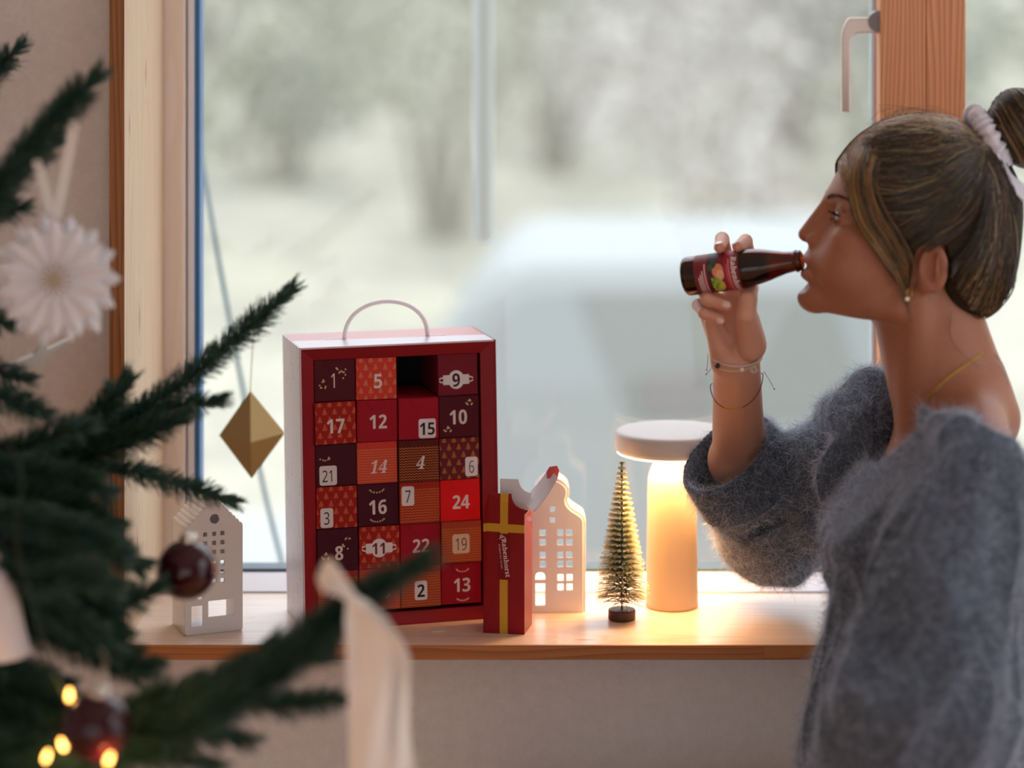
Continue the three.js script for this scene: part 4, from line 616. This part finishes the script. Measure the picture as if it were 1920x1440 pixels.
    { const h = along([x, y, z], C0, N), q = [x - C0[0] - N[0] * h, y - C0[1] - N[1] * h, z - C0[2] - N[2] * h], R = Math.hypot(...q); let k = Math.max(R - (.0655 - h * .12 + .0015 * noise(x * 30, y * 30, z * 30)), -(h + .060), h); k = smax(k, h, .006) ; a = smin(a, k, .004);
      const bore = Math.max(R - (.0595 + h * .05), -(h + .10)); a = smax(a, -bore, .004); }
    d = smin(d, a, .02);
    // near sleeve, hanging
    let e = smin(cap(x, y, z, Sn, En, .069, .084), cap(x, y, z, En, Wn, .084, .070), .05); { const ax = (y - Sn[1]), bx = x + ax * .12; e += folds(x, y, z, ax + .4 * bx, bx - .45 * ax, z * 1.2) * 1.25; }
    d = smin(d, e, .007);
    // neckline
    const u = (x - HO.x) / HS, v = (y - HO.y) / HS, w = (z - HO.z) / HS, hole = (Math.hypot((u - 3.2) / 7.9, w / 10.4) - 1) * 7.9;
    d = smax(d, -Math.max(hole, -(v + 26)) / 100, .012); d = smax(d, -Math.max(-(v + 17 - 1.25 * (u + 1.5)) / 1.6, u + 1.0, -(w + 4.5)) / 100, .012);
    return Math.max(d, .57 - y);
  };
  const swGeo = sdfMesh(sweaterD, [.10, .55, -3.485], [.62, 1.14, -2.61], .0042, (x, y, z) => { const n = .9 + .30 * noise(x * 60, y * 60, z * 60) + .22 * noise(x * 150, y * 150, z * 150) + .2 * noise(x * 16, y * 16, z * 16); return [.082 * n, .103 * n, .135 * n]; });
  const swMat = phys(0xffffff, 1, { vertexColors: true, sheen: 1, sheenColor: new THREE.Color(.92, .92, 1), sheenRoughness: .5, specularIntensity: .2, bumpMap: null });
  const sw = part('sweater', swGeo, swMat, o, 'fluffy grey mohair sweater');
  { // mohair: thin curved hairs standing off the knit
    const g = new THREE.BufferGeometry(), pos = [], idx = []; for (let k = 0; k <= 4; k++) { const t = k / 4, wd = .000085 * (1 - t * .75), y = t, x = .35 * t * t; pos.push(x - wd * 150, y, 0, x + wd * 150, y, 0); if (k) { const b = (k - 1) * 2; idx.push(b, b + 1, b + 2, b + 1, b + 3, b + 2); } } g.setAttribute('position', new THREE.BufferAttribute(new Float32Array(pos), 3)); g.setIndex(idx); g.computeVertexNormals();
    const p = swGeo.attributes.position, nn = swGeo.attributes.normal, list = []; for (let i = 0; i < p.count; i++) { const d = -p.getZ(i), X = CX + p.getX(i) / d * F, Y = CY + (EYE - p.getY(i)) / d * F; if (X < 1990 && Y < 1490 && nn.getZ(i) > -.55) list.push(i); }
    const Nf = 230000, im = new THREE.InstancedMesh(g, phys(0xffffff, .8, { transmission: .35, thickness: 0, side: THREE.DoubleSide }), Nf), m4 = new THREE.Matrix4(), col = new THREE.Color();
    for (let k = 0; k < Nf; k++) { const i = list[Math.floor(rnd() * list.length)], n = V(nn.getX(i), nn.getY(i), nn.getZ(i)), t = V(gauss(), gauss() - .1, gauss()); t.addScaledVector(n, -t.dot(n)).normalize(); const long = rnd() < .12, dir = n.clone().multiplyScalar(long ? rr(.5, 1.2) : rr(.12, .6)).addScaledVector(t, 1).normalize(), L = long ? rr(.010, .022) : rr(.005, .011), side = V(0, 0, 0).crossVectors(dir, V(gauss(), gauss(), gauss())).normalize(), z = V(0, 0, 0).crossVectors(side, dir); const wS = (long ? 1 : 1.25) * .018; m4.makeBasis(side.multiplyScalar(L * .8), dir.multiplyScalar(L), z.multiplyScalar(L)); m4.elements[0] *= 1; m4.setPosition(p.getX(i) + rr(-.002, .002), p.getY(i) + rr(-.002, .002), p.getZ(i) + rr(-.002, .002)); im.setMatrixAt(k, m4); const b = rr(.25, .9); im.setColorAt(k, col.setRGB(b * .86, b * .95, b * 1.13)); }
    im.name = 'mohair'; im.userData.kind = 'stuff'; im.castShadow = im.receiveShadow = true; sw.add(im);
  }
}
{ // the small bottle at her lips
  const b0 = at(1284, 519.5, 3.122), dir = at(1516, 486.5, 3.078).sub(b0).normalize(), o = thing('juice_bottle', 'small dark glass juice bottle with a red fruit label, held to the lips', 'bottle', b0);
  o.quaternion.setFromUnitVectors(V(0, 1, 0), dir);
  const prof = [[0, .0020], [.012, .0012], [.0185, 0], [.0212, .0012], [.0225, .004], [.0226, .012], [.0226, .068], [.0221, .078], [.0206, .090], [.0180, .102], [.0150, .1135], [.0130, .122], [.0119, .130], [.0117, .134], [.0128, .1348], [.0130, .1372], [.0121, .138], [.0119, .1412], [.0108, .142], [.0092, .142], [.0088, .132], [.0098, .122], [.0124, .112], [.0154, .102], [.0182, .089], [.0196, .078], [.0200, .068], [.0200, .014], [.0190, .0055], [.014, .0042], [0, .0048]];
  const glass = phys(0xd8a070, .05, { transmission: 1, thickness: .003, ior: 1.5, attenuationColor: new THREE.Color(.40, .12, .02), attenuationDistance: .003, specularIntensity: 1 });
  part('glass_body', new THREE.LatheGeometry(new THREE.SplineCurve(prof.map((q) => new THREE.Vector2(...q))).getPoints(140).map((q) => new THREE.Vector2(Math.max(q.x, 0), q.y)), 72), glass, o);
  const liq = [[0, .0056], [.0138, .0050], [.0184, .0064], [.0194, .0145], [.0194, .068], [.0190, .078], [.0176, .0885], [.0150, .1005], [0, .1005]].map((q) => new THREE.Vector2(...q));
  part('juice', new THREE.LatheGeometry(liq, 64), phys(0x1a0408, .15), o, 'dark red juice');
  const lab = canvasTexture(1024, 512, (c, W, H) => {
    c.fillStyle = '#7c1424'; c.fillRect(0, 0, W, H); c.fillStyle = '#a01828'; c.fillRect(0, 60, W, 110); c.fillStyle = '#3a1016'; c.fillRect(0, 236, W, 120);
    for (let k = 0; k < 2; k++) { const x = W * (.25 + .5 * k); c.save(); c.translate(x, 0);
      c.fillStyle = '#f2ece8'; c.font = 'italic bold 84px serif'; c.textAlign = 'center'; c.textBaseline = 'middle'; c.fillText('Rabenhorst', 0, 52, 380); c.fillStyle = '#e08a94'; c.fillRect(-170, 104, 340, 12); c.fillStyle = '#d8707c'; c.fillRect(-120, 128, 240, 8);
      const fruit = (a, b, r, col) => { c.fillStyle = col; c.beginPath(); c.arc(a, b, r, 0, 7); c.fill(); }; fruit(-74, 236, 64, '#e8885a'); fruit(-40, 214, 44, '#eab08a'); fruit(60, 250, 66, '#c9c24a'); fruit(20, 268, 44, '#9db03a'); fruit(110, 284, 38, '#b9a83c'); for (let i = 0; i < 14; i++) fruit(-10 + (i % 5) * 26, 268 + Math.floor(i / 5) * 22, 14, ['#8fa832', '#a8b848', '#6f8a28'][i % 3]); fruit(-140, 290, 40, '#2f4a3c'); fruit(-110, 320, 30, '#3c5a40'); fruit(160, 320, 34, '#a02838');
      c.fillStyle = '#e8a8ac'; c.fillRect(-150, 378, 300, 16); c.fillStyle = '#e4c4c4'; c.fillRect(-90, 410, 250, 13); c.fillRect(-60, 432, 220, 13); c.fillRect(-40, 454, 200, 11); c.restore(); } });
  const n = 64, g = new THREE.CylinderGeometry(.02285, .02285, .054, n, 1, true).rotateY(Math.PI * .5); part('label', g.translate(0, .0445, 0), std(0xffffff, .5, { map: lab, side: THREE.DoubleSide }), o);
}
// ───────────────────────── the Christmas tree in front and what hangs on it ─────────────────────────
{
  const TX = -.80, TZ = -2.74, tree = thing('christmas_tree', 'dark green fir Christmas tree reaching into the picture from the left', 'christmas tree', V(TX, 0, TZ));
  const barkM = std(0x4a3626, .9), needleM = phys(0xffffff, .42, { vertexColors: true, specularIntensity: .9 });
  const local = (p) => p.sub(V(TX, 0, TZ));
  { const m = new MB(); m.tube([V(0, .02, 0), V(.005, .7, 0), V(0, 1.4, .005), V(0, 2.1, 0)], (t) => .032 * (1 - t) + .004, 10); part('trunk', m.geo(false), barkM, tree); part('stand', [new THREE.CylinderGeometry(.07, .09, .14, 24).translate(0, .07, 0), new THREE.CylinderGeometry(.2, .2, .02, 32).translate(0, .01, 0)], std(0x2f3a30, .6), tree); }
  function branch(pts, len = .016, dens = 1, thick = .003, raw) {
    const P = raw ? pts : pts.map((q) => local(at(...q))); if (!raw) { const a = P[0]; P.unshift(V(mix(0, a.x, .45), a.y + .02, mix(0, a.z, .45)), ); P.unshift(V(0, a.y + .03, 0)); }
    const c = new THREE.CatmullRomCurve3(P, false, 'centripetal'), L = c.getLength(), n = Math.max(6, Math.round(L / .02)), line = c.getSpacedPoints(n), m = new MB(); m.tube(line, (t) => thick * (1 - .75 * t), 6);
    const b = part('branch', m.geo(false), barkM, tree), k = new MB(), N = Math.round(L * 5200 * dens);
    for (let i = 0; i < N; i++) {
      const t = .06 + .94 * Math.pow(rnd(), .9), p = c.getPointAt(Math.min(t, 1)), d = c.getTangentAt(Math.min(t, 1)), r = V(gauss(), gauss() + .25, gauss()); r.addScaledVector(d, -r.dot(d)).normalize();
      const q = 1.4 * len * rr(.7, 1.15) * (t > .93 ? .8 : 1), lead = rr(.25, .85) + (t > .95 ? .8 : 0), dir = d.clone().multiplyScalar(lead).addScaledVector(r, .8).normalize(), e = p.clone().addScaledVector(r, .0015), f = e.clone().addScaledVector(dir, q * .55).addScaledVector(d, q * .02), g = e.clone().addScaledVector(dir, q).addScaledVector(d, q * .12);
      const s = rr(.6, 1.4), col = rnd() < .12 ? [.10 * s, .17 * s, .17 * s] : rnd() < .3 ? [.026 * s, .085 * s, .078 * s] : [.036 * s, .088 * s, .044 * s]; k.tube([e, f, g], (x) => .00075 * (1 - x * .6), 3, col);  // the bright bluish needles paint in glints of sky
    }
    const nd = part('needles', k.geo(), needleM, b); nd.userData.kind = 'stuff'; return b;
  }
  const D = (d, ...q) => q.map((p) => [p[0], p[1], p[2] ?? d]);
  branch(D(2.95, [-70, 200], [0, 125], [40, 88]), .014);
  branch(D(2.72, [-90, 450], [30, 310], [115, 215], [184, 142]), .0165, 1.3); branch(D(2.74, [-90, 470], [0, 370], [60, 300], [110, 262]), .015);
  branch(D(2.80, [-90, 440], [0, 400], [45, 392]), .014); branch(D(2.9, [-80, 590], [0, 605], [24, 612]), .013); branch(D(2.85, [-90, 660], [0, 700], [55, 712]), .014, .8); branch(D(2.8, [-90, 720], [10, 750], [88, 778]), .015);
  branch([[-120, 930, 2.85], [60, 880, 2.87], [200, 812, 2.89], [330, 728, 2.92], [440, 640, 2.95], [550, 541, 2.98]], .0145, 1.15);
  branch(D(2.88, [60, 890], [150, 820], [205, 760], [238, 712]), .0165, 1.4); branch(D(2.88, [100, 880], [220, 835], [300, 800], [342, 782]), .0165, 1.5); branch(D(2.9, [150, 850], [260, 780], [340, 765], [418, 752]), .013);
  branch([[-120, 960, 2.86], [60, 905, 2.88], [230, 884, 2.9], [345, 915, 2.93], [442, 943, 2.95]], .0125, 1);
  branch(D(2.8, [-100, 880], [20, 850], [110, 815], [165, 800]), .016); branch(D(2.75, [-100, 940], [30, 930], [130, 945], [215, 985]), .017, 1.3);
  branch(D(2.72, [-100, 1000], [60, 1000], [180, 1028], [262, 1060]), .0175, 1.5); branch(D(2.68, [-90, 1040], [60, 1075], [170, 1125], [225, 1180]), .018, 1.5); branch(D(2.66, [-80, 1130], [90, 1190], [200, 1230], [285, 1250]), .0175, 1.4); branch(D(2.7, [0, 1160], [120, 1160], [230, 1135], [300, 1100]), .0145, 1.2);
  branch(D(2.62, [-90, 1240], [20, 1260], [120, 1285]), .0165, 1.2); branch(D(2.74, [-90, 1060], [40, 1040], [120, 1060], [190, 1090]), .017, 1.4); branch(D(2.6, [-100, 1180], [0, 1230], [60, 1290]), .016, 1.2);
  branch([[-60, 1500, 2.52], [110, 1430, 2.52], [290, 1362, 2.52], [450, 1288, 2.52], [590, 1190, 2.51], [700, 1112, 2.49], [800, 1052, 2.47]], .0175, 1.5, .004);
  branch([[40, 1450, 2.53], [180, 1380, 2.53], [280, 1320, 2.54], [362, 1282, 2.54]], .0165, 1.4); branch(D(2.52, [240, 1390], [400, 1300], [530, 1245], [612, 1228]), .0165, 1.4); branch(D(2.58, [250, 1400], [420, 1330], [560, 1322], [688, 1310]), .0135, 1.1); branch(D(2.52, [150, 1430], [300, 1390], [400, 1375], [462, 1392]), .0165, 1.3); branch(D(2.5, [60, 1470], [230, 1420], [330, 1420], [400, 1440]), .017, 1.2);
  branch(D(2.55, [-80, 1380], [20, 1410], [100, 1450]), .016); branch(D(2.6, [-80, 1340], [20, 1350], [90, 1385]), .015, .7); branch(D(2.55, [-60, 1460], [100, 1462], [220, 1470]), .016);
  branch(D(2.76, [-100, 820], [0, 880], [120, 900], [200, 925]), .017, 1.3); branch(D(2.66, [-90, 960], [40, 975], [140, 1000], [230, 1040]), .017, 1.3); branch(D(2.64, [-90, 1010], [50, 1120], [150, 1180], [215, 1225]), .017, 1.4); branch(D(2.7, [-90, 1100], [60, 1140], [170, 1200], [260, 1265]), .017, 1.2); branch(D(2.6, [60, 1090], [150, 1080], [220, 1100]), .016, 1.2); branch(D(2.5, [320, 1370], [480, 1285], [580, 1215], [640, 1175]), .018, 1.4); branch(D(2.54, [200, 1400], [330, 1330], [450, 1255], [520, 1200]), .014, 1);
  for (let k = 0; k < 16; k++) { const a = rr(1.9, 3.5), y = .5 + k * .1, R = mix(.55, .12, k / 16); branch([V(0, y, 0), V(Math.cos(a) * R * .5, y + .01, Math.sin(a) * R * .5), V(Math.cos(a) * R, y - .05, Math.sin(a) * R)], .017, .5, .003, true); }
}
{ // ornaments
  const strip = (rows, nx = 6, th = .0005) => { // rows: [left point, right point]; gives a thin sheet with two faces
    const g = new THREE.PlaneGeometry(1, 1, nx, rows.length - 1), p = g.attributes.position; for (let j = 0; j < rows.length; j++) for (let i = 0; i <= nx; i++) { const t = i / nx, q = rows[j][0].clone().lerp(rows[j][1], t); q.z += (rows[j][2] ?? 0) * Math.sin(t * Math.PI * 2 + j * .12); p.setXYZ(j * (nx + 1) + i, q.x, q.y, q.z); } g.computeVertexNormals(); return g; };
  const paper = phys(0xf0eef2, .8, { side: THREE.DoubleSide, transmission: .1, thickness: 0 }), felt = phys(0xefe9e2, .75, { sheen: .4, sheenColor: new THREE.Color(1, 1, 1), side: THREE.DoubleSide });
  { // folded paper star
    const c = at(106, 524, 2.7), R = .067, o = thing('paper_star', 'large white folded paper star with many rays on the tree, hung from a white band', 'ornament', c), n = 14;
    for (let lay = 0; lay < 2; lay++) for (let k = 0; k < n; k++) {
      const a = (k + lay * .5) / n * 6.2832, S = R * (lay ? .90 : 1) * rr(.95, 1.04), m = new MB(), out = [[.10, .03], [.45, .17], [.72, .19], [.80, .12], [.88, .10], [1, 0]], z0 = lay ? .010 : -.004, zr = .011, P = (q, s, zz) => V(Math.cos(a) * q[0] * S - Math.sin(a) * q[1] * s * S, Math.sin(a) * q[0] * S + Math.cos(a) * q[1] * s * S, z0 + zz - .012 * (1 - q[0]));
      for (let i = 0; i < out.length - 1; i++) for (const s of [1, -1]) { const A = P(out[i], s, 0), B = P(out[i + 1], s, 0), C = P([out[i + 1][0], 0], 1, zr * (1 - out[i + 1][0] * .6)), E = P([out[i][0], 0], 1, zr * (1 - out[i][0] * .6)); s > 0 ? m.quad(E, C, B, A) : m.quad(A, B, C, E); }
      part('ray', m.geo(false), paper, o);
    }
    part('heart', new THREE.SphereGeometry(.019, 24, 14).scale(1, 1, .4).translate(0, 0, .002), std(0xb7a694, .9), o);
    const L = (px, py) => at(px, py, 2.715).sub(c), row = (a, b, h) => Array.from({ length: 14 }, (_, k) => { const p = L(...a).lerp(L(...b), k / 13); p.z -= .006 * Math.sin(k / 13 * 3); return [p.clone().add(V(-h, 0, 0)), p.clone().add(V(h, 0, 0))]; });
    part('hanging_band', merged([strip(row([66, 296], [98, 408], .0055)), strip(row([140, 225], [104, 410], .0055))]), felt, o);
  }
  { // small star, nearly edge-on
    const c = at(66, 672, 2.93), o = thing('wooden_star', 'small white star seen nearly edge-on just below the large paper star', 'ornament', c); const s = new THREE.Shape(); for (let k = 0; k < 10; k++) { const a = k / 10 * 6.2832 + Math.PI / 2, r = k % 2 ? .016 : .046; s[k ? 'lineTo' : 'moveTo'](Math.cos(a) * r, Math.sin(a) * r); } s.closePath();
    o.rotation.set(.0, 72 * rad, -48 * rad, 'ZYX'); part('star_plate', prism(s, -.0016, .0016, .0006).rotateZ(Math.PI), std(0xe6e2d8, .7), o); const th = new MB(); th.tube([V(0, .030, 0), V(0, .05, 0)], .0006, 6); part('thread', th.geo(false), std(0xd8d2c8, .8), o);
  }
  { // bell at the left edge
    const c = at(-14, 1226, 2.6), o = thing('bell_ornament', 'pale bell shaped ornament cut off by the left edge of the picture', 'ornament', c), pr = [[.0365, 0], [.0372, .002], [.0345, .012], [.0300, .030], [.0262, .050], [.0215, .066], [.0130, .078], [.0050, .083], [.0036, .088], [0, .089]].map((q) => new THREE.Vector2(...q));
    part('bell', new THREE.LatheGeometry(pr, 48), phys(0xd8ced0, .5, { side: THREE.DoubleSide }), o); part('loop', new THREE.TorusGeometry(.006, .0008, 8, 24).translate(0, .094, 0), std(0xcbb9a0, .6), o); part('clapper', new THREE.SphereGeometry(.007, 16, 12).translate(0, .004, 0), std(0xb99a68, .4, { metalness: .8 }), o);
  }
  const bauble = (px, py, d, r, label) => {
    const c = at(px, py, d), o = thing('bauble', label, 'bauble', c, 0, 'burgundy baubles on the tree'); part('ball', new THREE.SphereGeometry(r, 64, 48), phys(new THREE.Color(.034, .0015, .006), .12, { metalness: .1, specularIntensity: .5, clearcoat: .45, clearcoatRoughness: .03 }), o);
    const capM = std(0xcfc2b4, .3, { metalness: 1 }); part('cap', new THREE.LatheGeometry([[r * .30, r * .93], [r * .31, r * 1.0], [r * .29, r * 1.16], [r * .24, r * 1.2], [0, r * 1.2]].map((q) => new THREE.Vector2(...q)), 32), capM, o); part('loop', new THREE.TorusGeometry(r * .16, r * .025, 8, 24).translate(0, r * 1.33, 0), capM, o); o.rotation.z = rr(-.15, .05);
    const th = new MB(); th.tube(spline([V(0, r * 1.45, 0), V(.002, r * 1.9, 0), V(-.004, r * 2.3, .002)], 8), .0005, 5); part('thread', th.geo(false), std(0xb8a888, .8), o); return o;
  };
  bauble(350, 1068, 2.75, .0308, 'shiny burgundy bauble hanging in front of the white ceramic house'); bauble(180, 1364, 2.43, .0315, 'shiny burgundy bauble low on the tree beside the lit fairy lights');
  { // gold paper diamond
    const c = at(471, 815, 3.0), o = thing('gold_diamond', 'gold faceted paper diamond hanging on the tree beside the calendar', 'ornament', c), m = new MB(), T = V(-.001, .0495, 0), B = V(.0005, -.0495, 0), E = [V(-.0355, 0, .004), V(.004, -.002, .036), V(.0375, .001, -.004), V(-.004, 0, -.036)];
    for (let k = 0; k < 4; k++) { const a = E[k], b = E[(k + 1) % 4], md = (p, q) => p.clone().lerp(q, .5); for (const [tip, s] of [[T, 1], [B, -1]]) { const c3 = a.clone().add(b).add(tip).divideScalar(3).multiplyScalar(.985); for (const [p, q] of [[a, b], [b, tip], [tip, a]]) s > 0 ? m.tri(p, q, c3) : m.tri(q, p, c3); } }
    part('paper_body', m.geo(false), phys(new THREE.Color(.50, .35, .14), .42, { metalness: .55 }), o); const th = new MB(); const top = at(476, 615, 2.962).sub(c); th.tube(spline([V(-.001, .0495, 0), V(.0, .07, 0).lerp(top, .3), top], 12), .0005, 5); part('thread', th.geo(false), std(0xb89a60, .6), o);
  }
  { // cream ribbon thrown over the twig
    const d = 2.465, o = thing('satin_ribbon', 'cream satin ribbon draped over the lowest long fir twig, its tails hanging down', 'ribbon', at(690, 1150, d)), c = o.position;
    const rows = (list, amp) => { const a = new THREE.CatmullRomCurve3(list.map((q) => at(q[0], q[1], d + (q[3] ?? 0)))).getPoints(60), w = new THREE.CatmullRomCurve3(list.map((q) => V(q[2], q[4] ?? 0, 0))).getPoints(60); return a.map((p, k) => { const h = w[k].x / F * d, tilt = w[k].y; p.sub(c); return [p.clone().add(V(-h * Math.cos(tilt), h * Math.sin(tilt), -.004)), p.clone().add(V(h * Math.cos(tilt), -h * Math.sin(tilt), .004)), amp]; }); };
    const satin = phys(0xfcf6f0, .38, { sheen: .5, sheenColor: new THREE.Color(1, .98, .95), side: THREE.DoubleSide });
    part('loop', strip(rows([[598, 1096, 14, .01, 1.2], [622, 1082, 34, -.01, 1.2], [655, 1100, 50, -.02, 1.0], [690, 1150, 56, -.022, .7], [712, 1210, 52, -.012, .3], [720, 1270, 44, 0, 0]], .003), 10), satin, o);
    part('tail', strip(rows([[676, 1120, 30, .0, .5], [690, 1190, 44, -.006, .2], [692, 1270, 42, -.004, 0], [690, 1360, 38, 0, 0], [698, 1460, 44, .004, 0], [700, 1560, 46, 0, 0]], .004), 10), satin, o);
    part('tail', strip(rows([[700, 1140, 30, .012, .5], [728, 1210, 40, .004, .2], [738, 1280, 30, .006, 0], [742, 1370, 26, .008, 0], [750, 1460, 34, .004, 0], [752, 1540, 36, 0, 0]], .004), 10), satin, o);
  }
  { // fairy lights
    const d = 2.58, bulbs = [[130, 1305, 2.46], [118, 1398, 2.46], [87, 1420, 2.44], [204, 1425, 2.40]], o = thing('fairy_lights', 'string of small warm fairy lights glowing low on the tree', 'fairy lights', at(88, 1420, 2.44)), c = o.position, glow = new THREE.MeshStandardMaterial({ color: 0xffe0b0, emissive: new THREE.Color(1, .44, .09), emissiveIntensity: 11, roughness: .3 }), wire = std(0x1c3020, .6);
    const pts = [[-40, 760], [6, 815], [40, 900], [30, 1020], [60, 1120], [84, 1230], [128, 1322], [96, 1360], [112, 1412], [84, 1440], [150, 1470], [206, 1440], [260, 1490]].map(([x, y], k) => at(x, y, 2.50 + .03 * Math.sin(k * 2)).sub(c)); part('wire', tubeGeo(new THREE.CatmullRomCurve3(pts).getPoints(160), .0011, 6), wire, o);
    for (const [x, y, dd] of bulbs) { const p = at(x, y, dd).sub(c), b = part('bulb', new THREE.LatheGeometry([[.0017, -.004], [.0024, -.001], [.0022, .003], [.0010, .006], [0, .0068]].map((q) => new THREE.Vector2(...q)), 20).rotateZ(rr(-.5, .5)).translate(p.x, p.y, p.z), glow, o); part('socket', new THREE.CylinderGeometry(.002, .0024, .006, 12).translate(p.x, p.y - .0068, p.z), wire, b); const l = new THREE.PointLight(new THREE.Color(1, .55, .2), .006); l.name = 'bulb_light'; l.position.copy(p); l.shadow.radius = .08; o.add(l); }
  }
}
scene.traverse((o) => { if (o.isMesh || o.isLight) { o.castShadow = true; o.receiveShadow = true; } });
renderer.render(scene, camera);
